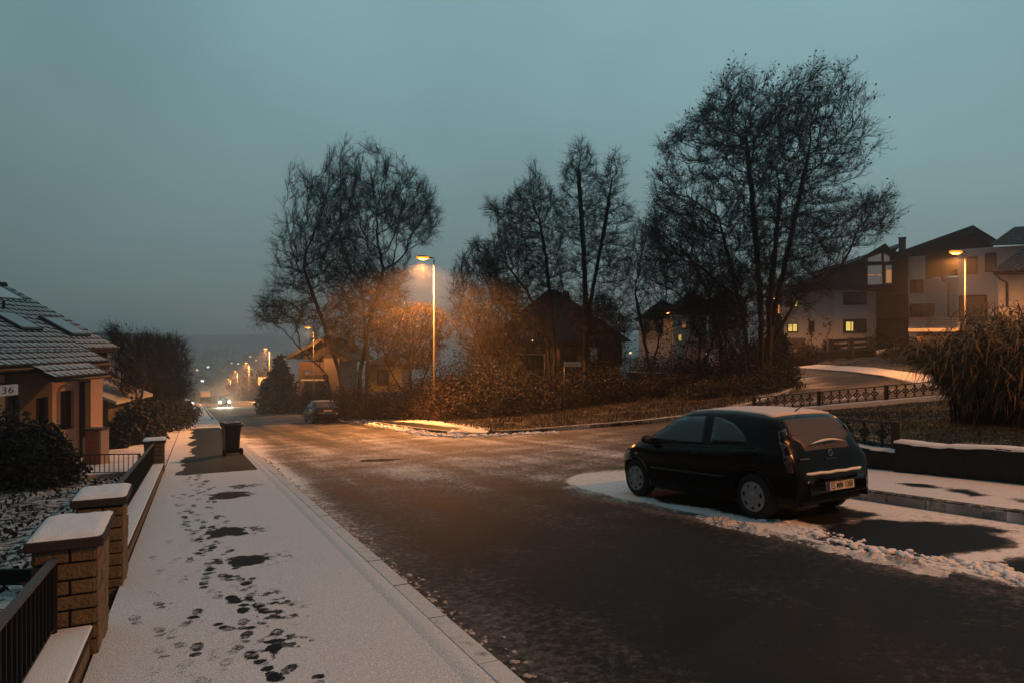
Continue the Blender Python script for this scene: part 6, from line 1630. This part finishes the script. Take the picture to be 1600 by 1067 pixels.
# brown gable house beyond the parked saloon
Y = 82; o = Vector(gpt(505, Y)); hb_ = thing('house', 'brown gabled house with a balcony above the parked saloon, lit orange', 'house', o, 0)
front_box('wall', hb_, o, 466, 506, 565, 632, Y, 9, M['plasterD']); front_box('wall', hb_, o, 506, 530, 560, 628, Y - .4, 9.5, M['shutter'])
p, q, ap = W(452, 561, Y) - o, W(556, 565, Y) - o, W(505, 533, Y) - o
MB().prism([(p.x + .6, 0, p.z), (q.x - .6, 0, q.z), (ap.x, 0, ap.z - .2)], (0, 9, 0)).build('gable', M['wood'], hb_)
MB().prism([(p.x, -1, p.z), (ap.x, -1, ap.z), (ap.x, -1, ap.z + .35), (p.x - .3, -1, p.z + .3)], (0, 11, 0)).build('roof', M['slab'], hb_)
MB().prism([(q.x, -1, q.z), (ap.x + .01, -1, ap.z), (ap.x + .01, -1, ap.z + .35), (q.x + .3, -1, q.z + .3)], (0, 11, 0)).build('roof', M['rooftile'], hb_)
front_box('balcony', hb_, o, 472, 505, 585, 592, Y - 1.5, 1.5, M['greywood']); front_box('balcony_slab', hb_, o, 470, 506, 592.5, 594.5, Y - 1.6, 1.6, M['plasterW'])
opening(hb_, o, 476, 486, 579, 585, Y - .02, M['litdim'], bars=0); opening(hb_, o, 478, 500, 600, 620, Y - .02, M['glass'])

HF = dict(o=Vector((0, 0, 0)), Y=1.0, yaw=0.0)
def face(px, Y):
    """turn the frame of the next house so that its front looks down the sight line through px"""
    o = Vector(gpt(px, Y)); HF.update(o=o, Y=Y, yaw=-math.atan((px - 800) / F)); return o
def V3(px, py, Yq):
    o, yaw = HF['o'], HF['yaw']; ax = Vector((-math.sin(yaw), math.cos(yaw), 0)); d = Vector(((px - 800) / F, 1, -(py - 533.5) / F))
    p = d * ((o.dot(ax) + Yq - HF['Y']) / d.dot(ax)) - o
    return o + Matrix.Rotation(-yaw, 3, 'Z') @ p
# ------------------------------------------------------------------ row houses behind the big tree
WF[0] = V3
def rowhouse(px0, px1, pt_, pb_, Y, lab, roofpts, wins=(), band=None, mat='plasterW'):
    o = face((px0 + px1) / 2, Y); hh_ = thing('row_house', lab, 'house', o, HF['yaw'], 'row houses behind the large trees')
    front_box('wall', hh_, o, px0, px1, pt_, pb_, Y, 9, M[mat])
    pts = [V3(px, py, Y) - o for px, py in roofpts]; MB().prism([(p.x, -.7, p.z) for p in pts], (0, 10.5, 0)).build('roof', M['rooftile'], hh_)
    for w_ in wins: opening(hh_, o, *w_[:4], Y - .02, M[w_[4]], bars=w_[5] if len(w_) > 5 else 0)
    if band: front_box('garage', hh_, o, *band, Y - 2.5, 2.48, M['plasterP'])
    return hh_
rowhouse(998, 1052, 497, 575, 88, 'leftmost white row house behind the thin forked tree', [(990, 499), (1056, 499), (1056, 480), (1035, 468), (1005, 490)], [(1006, 1014, 505, 520, 'glass'), (1026, 1034, 505, 520, 'glass')])
rowhouse(1052, 1104, 490, 575, 82, 'row house with a narrow lit stair window behind the large tree', [(1046, 492), (1108, 492), (1108, 470), (1080, 458), (1056, 472)], [(1060, 1065, 523, 533, 'litwin'), (1065, 1072, 503, 513, 'litwarm'), (1080, 1090, 503, 515, 'glass')], band=(1070, 1118, 533, 560))
rowhouse(1108, 1160, 488, 575, 78, 'white row house mostly hidden by the trunk of the largest tree', [(1102, 490), (1166, 490), (1166, 466), (1135, 452), (1110, 468)], [(1120, 1132, 500, 514, 'glass'), (1140, 1150, 500, 514, 'glass')])
# white house with the lit windows
Y = 66; o = face(1290, Y); hw = thing('house', 'white house with two yellow lit windows and a dark roof behind the side street', 'house', o, HF['yaw'])
front_box('wall', hw, o, 1196, 1303, 441, 575, Y, 9, M['plasterW']); front_box('wall', hw, o, 1303, 1369, 444, 572, Y - .5, 9, M['plasterW'])
rp_ = [V3(px, py, Y) - o for px, py in ((1219, 466), (1222, 463), (1300, 452), (1350, 456), (1398, 456), (1398, 392), (1350, 405), (1280, 430), (1219, 458))]
MB().prism([(p.x, -1.3, p.z) for p in rp_], (0, 1.1, 0)).build('gable_cladding', M['wood'], hw)
MB().add([tuple(v) for v in (V3(1218, 463, Y - 1.6) - o, V3(1400, 392, Y - 1.6) - o, V3(1408, 384, Y + 9) - o, V3(1236, 440, Y + 9) - o, V3(1218, 459, Y - 1.6) - o, V3(1400, 387, Y - 1.6) - o, V3(1408, 380, Y + 9) - o, V3(1236, 436, Y + 9) - o)],
    [(0, 1, 2, 3), (4, 7, 6, 5), (0, 4, 5, 1), (1, 5, 6, 2), (2, 6, 7, 3), (3, 7, 4, 0)]).build('roof', M['rooftile'], hw)
MB().box(tuple(V3(1368, 500, Y - .3) - o), tuple((V3(1432, 392, Y - .3) - o) + Vector((0, 6, 0)))).build('recess_wall', M['wood'], hw)
MB().box(tuple(V3(1368, 552, Y + .4) - o), tuple((V3(1432, 500, Y + .4) - o) + Vector((0, 6, 0)))).build('recess_wall', M['plasterD'], hw)
opening(hw, o, 1231, 1246, 506, 518.5, Y - .02, M['litwin'], bars=1); opening(hw, o, 1239, 1246, 470, 479, Y - .02, M['litwin'], bars=0); opening(hw, o, 1229, 1237, 470, 479, Y - .02, M['glass'], bars=0)
opening(hw, o, 1318, 1353, 457, 475, Y - .52, M['glass'], bars=2); opening(hw, o, 1318, 1353, 499, 518.5, Y - .52, M['glass'], bars=2)
front_box('lit_curtain', hw, o, 1322, 1333, 503, 517, Y - .545, .01, M['litwin']); opening(hw, o, 1264, 1272, 502, 518, Y - .02, M['glass'], 'door', bars=0)
front_box('garage_door', hw, o, 1221, 1258, 528, 545, Y - .03, .02, M['shutter'])
# glazed gable bay
bo = Y - 2.2
front_box('bay', hw, o, 1353, 1396, 400, 452, bo, 2, M['wood']); p, q, ap = V3(1348, 402, bo) - o, V3(1402, 402, bo) - o, V3(1383, 381, bo) - o
MB().prism([(p.x, p.y - .3, p.z), (q.x, q.y - .3, q.z), (ap.x, ap.y - .3, ap.z)], (0, 4, 0)).build('bay_roof', M['rooftile'], hw)
for (x0_, x1_, t0_, t1_, b_, mt) in ((1356, 1377, 404, 396, 409, 'litdim'), (1381, 1390, 396, 402, 409, 'litdim')):
    pts = [V3(x0_, b_, bo - .32) - o, V3(x1_, b_, bo - .32) - o, V3(x1_, t1_, bo - .32) - o, V3(x0_, t0_, bo - .32) - o]; MB().prism(pts, (0, .01, 0)).build('gable_pane', M[mt], hw)
opening(hw, o, 1355, 1379, 414, 446, bo - .02, M['litdim'], bars=0); opening(hw, o, 1383, 1394, 414, 444, bo - .02, M['litdim'], bars=0); front_box('lit_room', hw, o, 1385, 1393, 422, 442, bo - .05, .01, M['litwarm'])
for (x0_, x1_) in ((1356, 1366), (1371, 1376)): front_box('fairy_lights', hw, o, x0_, x1_, 429, 431, bo - .05, .01, M['litwarm'])
front_box('balcony', hw, o, 1370, 1418, 477, 494, Y - 1.8, 1.6, M['greywood']); front_box('balcony', hw, o, 1370, 1420, 512, 524, Y - 1.8, 1.6, M['wood'])
# big dark-roofed house with the chimney and the white strip
Y = 60; o = face(1460, Y); hd = thing('house', 'tall house with a great dark sloping roof and a chimney, right of the glazed gable', 'house', o, HF['yaw'])
front_box('wall', hd, o, 1420, 1446, 400, 540, Y, 6, M['plasterW']); front_box('wall', hd, o, 1446, 1530, 432, 540, Y + .6, 6, M['plasterW'])
front_box('wood_cladding', hd, o, 1400, 1421, 398, 460, Y + .3, 5, M['wood'])
MB().prism([(v.x, v.y, v.z) for v in (V3(1442, 436, Y + .4) - o, V3(1552, 425, Y + .4) - o, V3(1545, 385, Y + .4) - o, V3(1520, 366, Y + .4) - o, V3(1442, 395, Y + .4) - o)], (0, .18, 0)).build('wood_cladding', M['wood'], hd)
p0, p1, p2, p3 = (V3(1395, 407, Y - .9) - o, V3(1521, 357, Y - .9) - o, V3(1521, 352, Y - .9) - o, V3(1392, 398, Y - .9) - o); MB().prism([p0, p1, p2, p3], (0, 8, 0)).build('roof', M['rooftile'], hd)
p0, p1, p2, p3 = (V3(1521, 358, Y - .9) - o, V3(1556, 379, Y - .9) - o, V3(1556, 374, Y - .9) - o, V3(1521, 352.5, Y - .9) - o); MB().prism([p0, p1, p2, p3], (0, 8, 0)).build('roof', M['rooftile'], hd)
front_box('chimney', hd, o, 1404, 1415, 372, 402, Y + 3, 1, M['brick']); front_box('chimney_cap', hd, o, 1403, 1416, 370.5, 371.8, Y + 2.9, 1.2, M['slab'])
opening(hd, o, 1422, 1442, 438, 457, Y - .02, M['glass']); opening(hd, o, 1422, 1459, 475, 495, Y - .05, M['glass'], bars=3)
MB().tube([V3(1420.5, 398, Y - .15) - o, V3(1420.5, 478, Y - .15) - o], .07, 8).build('downpipe', M['frame'], hd)
MB().tube([V3(1471, 433, Y) - o, V3(1473, 438, Y) - o, V3(1482, 442, Y + .3) - o, V3(1482, 495, Y + .3) - o], .08, 8).build('downpipe', M['galv'], hd)
# white house at the right edge
Y = 46; o = face(1540, Y); hr = thing('house', 'white house with shuttered windows and tiled roofs at the right edge behind the lamp', 'house', o, HF['yaw'])
front_box('wall', hr, o, 1496, 1640, 381, 600, Y, 9, M['plasterW']); 
MB().prism([(v.x, v.y, v.z) for v in (V3(1468, 431, Y - .2) - o, V3(1497, 420, Y - .2) - o, V3(1497, 412, Y - .2) - o)], (0, 3, 0)).build('porch_roof', M['rooftile'], hr)
opening(hr, o, 1511, 1527, 402, 427, Y - .02, M['shutter'], bars=0); opening(hr, o, 1540, 1556, 396, 423, Y - .02, M['shutter'], bars=0)
rb_ = ROOFM
tile_roof('roof', hr, V3(1585, 356, Y + 3) - o, V3(1680, 352, Y + 3) - o, V3(1546, 384, Y - .5) - o, V3(1680, 380, Y - .5) - o, sn=.35)
front_box('wall', hr, o, 1560, 1680, 424, 600, Y - 4, 4, M['plasterW'])
tile_roof('roof', hr, V3(1600, 386, Y - 1) - o, V3(1700, 380, Y - 1) - o, V3(1549, 425, Y - 4.5) - o, V3(1700, 421, Y - 4.5) - o, sn=.4)
slab('roof_deck', V3(1600, 388, Y - 1) - o, V3(1700, 382, Y - 1) - o, V3(1700, 424, Y - 4.4) - o, V3(1552, 427, Y - 4.4) - o, .15, M['wood'], hr)
MB().tube([V3(1555, 428, Y - 4.6) - o, V3(1562, 436, Y - 4.5) - o, V3(1573, 442, Y - 4.2) - o, V3(1573, 480, Y - 4.2) - o], .06, 8).build('downpipe', M['iron'], hr, True)
opening(hr, o, 1491 + 8, 1541, 462, 500, Y - .03, M['shutter'], bars=0)
mb = MB()
for i in range(14): p = V3(1501, 466 + i * 2.3, Y - .05) - o; q = V3(1539, 466 + i * 2.3, Y - .05) - o; mb.bar(p, q, .02, .03)
mb.build('shutter_slats', M['shutter'], hr)
# garage with terrace railing
Y = 42; o = face(1465, Y); hg = thing('garage', 'pink lit garage under a terrace with a thin railing, beside the bamboo', 'garage', o, HF['yaw'])
front_box('wall', hg, o, 1432, 1560, 519, 580, Y, 7, M['plasterP']); front_box('slab', hg, o, 1419, 1570, 512, 518.4, Y - .5, 8, M['plasterW']); front_box('garage_door', hg, o, 1441, 1500, 526, 575, Y - .03, .02, M['shutter'])
mb = MB()
for zz in (496, 500, 504, 508): mb.tube([V3(1421, zz, Y - .3) - o, V3(1560, zz - 1, Y - .3) - o], .012, 5)
for i in range(9): mb.tube([V3(1422 + i * 16, 511.5, Y - .3) - o, V3(1422 + i * 16, 495, Y - .3) - o], .022, 5)
mb.build('railing', M['galv'], hg)

# ------------------------------------------------------------------ valley: distant houses, lights
for (px0, px1, pt_, pb_, Yd, rp0, lab) in ((322, 340, 617, 632, 200, 606, 'hazy house with a snow covered roof at the bottom of the street'), (308, 322, 612, 630, 260, 604, 'faint house left of the snow covered roof, far down the street'),
        (332, 347, 606, 622, 320, 598, 'faint far house right behind the lowest lamps'), (296, 306, 606, 618, 330, 598, 'faint far house beside the left thicket')):
    x = ((px0 + px1) / 2 - 800) / F * Yd; o = Vector((x, Yd, h(x, Yd))); d = thing('distant_house', lab, 'house', o, 0, 'distant houses in the valley')
    a, b = W(px0, pb_, Yd) - o, W(px1, pt_, Yd) - o; MB().box((a.x, 0, min(a.z, 0) - 1), (b.x, 8, b.z)).build('wall', M['plasterD'], d)
    r0, r1 = W(px0 - 1, pt_, Yd) - o, W(px1 + 1, rp0, Yd) - o; w_ = r1.x - r0.x
    MB().prism([(r0.x, -.6, r0.z - .1), (r0.x, 9, r0.z - .1), (r0.x, 4.2, r1.z)], (w_, 0, 0)).build('roof', M['roofsnow'], d)
for i, (px, py, Yd, sz, mt, lab) in enumerate([(324.5, 573, 620, 1.3, 'sparkw', 'pale lit window on the far hillside, widest one'), (308, 578, 600, .9, 'spark', 'yellow lit window on the far hillside, left of the pale one'), (317, 576, 640, .8, 'spark', 'small yellow light on the far hillside between two others'),
        (316, 595, 420, .9, 'sparkw', 'bright white light low in the valley'), (362, 567, 700, .8, 'spark', 'light on the ridge left of the fourth lamp'), (372, 568, 690, .9, 'sparkw', 'second light on the ridge beside the fourth lamp'), (391, 557, 760, .9, 'spark', 'light high on the ridge above the fourth lamp'),
        (400, 563, 720, .9, 'spark', 'light on the ridge right of the fourth lamp'), (398, 557, 760, .8, 'sparkw', 'topmost light on the ridge left of the third lamp'), (301, 629, 95, .22, 'sparkw', 'white light at the drive of the parked cars on the left')]):
    p = W(px, py, Yd); zf = h(p.x, p.y); w_ = max(sz * 1.0, .2); dd = thing('distant_house' if Yd > 200 else 'drive_lamp', lab, 'house' if Yd > 200 else 'lamp', (p.x, p.y, p.z), 0, 'lit houses on the far hillside' if Yd > 200 else None)
    if Yd > 200:
        MB().box((-5, .1, min(zf - p.z, -4) - 3), (5, 8, 3)).build('wall', M['plasterD'], dd); MB().prism([(-5.5, -.3, 3), (5.5, -.3, 3), (0, -.3, 6)], (0, 9, 0)).build('roof', M['roofsnow'], dd); MB().box((-w_, -.02, -w_ * .6), (w_, .08, w_ * .6)).build('lit_window', M[mt], dd)
    else:
        MB().lathe([(.001, -.2), (.2, -.1), (.2, .1), (.001, .2)], 12).build('lamp_head', M[mt], dd); MB().tube([(0, 0, -.2), (0, 0, zf - p.z)], .04, 6).build('post', M['iron'], dd)
# scattered far woods as one mass
r = np.random.default_rng(9); n = 5200; x = r.uniform(-560, -60, n); y = r.uniform(360, 900, n); k = (fbm(x, y, .012, 5) > .5) & (x / y < -.30); x, y = x[k], y[k]
ht = r.uniform(2, 7, len(x)); zz = H(x, y) + ht * .5
V, Q = quads_leaf(np.stack([x, y, zz], 1), 4.0, r, 1.6, -.5); tag(mesh_np('far_woods', V, [Q], M['deadleaf']), 'far off woods and gardens on the hillside beyond the valley', None, kind='stuff')

# ------------------------------------------------------------------ haze
hzm = bpy.data.materials.new('haze_air'); hzm.use_nodes = True; t = hzm.node_tree; t.nodes.clear()
ou = t.nodes.new('ShaderNodeOutputMaterial'); pv = t.nodes.new('ShaderNodeVolumePrincipled'); pv.inputs['Color'].default_value = (.86, .88, .90, 1); pv.inputs['Density'].default_value = .0013; pv.inputs['Anisotropy'].default_value = .8
t.links.new(pv.outputs[0], ou.inputs['Volume'])
hb = MB().box((-900, -45, -60), (900, 1180, 22)).build('haze', hzm); tag(hb, 'thin winter haze lying over the street and the valley', None, kind='stuff')
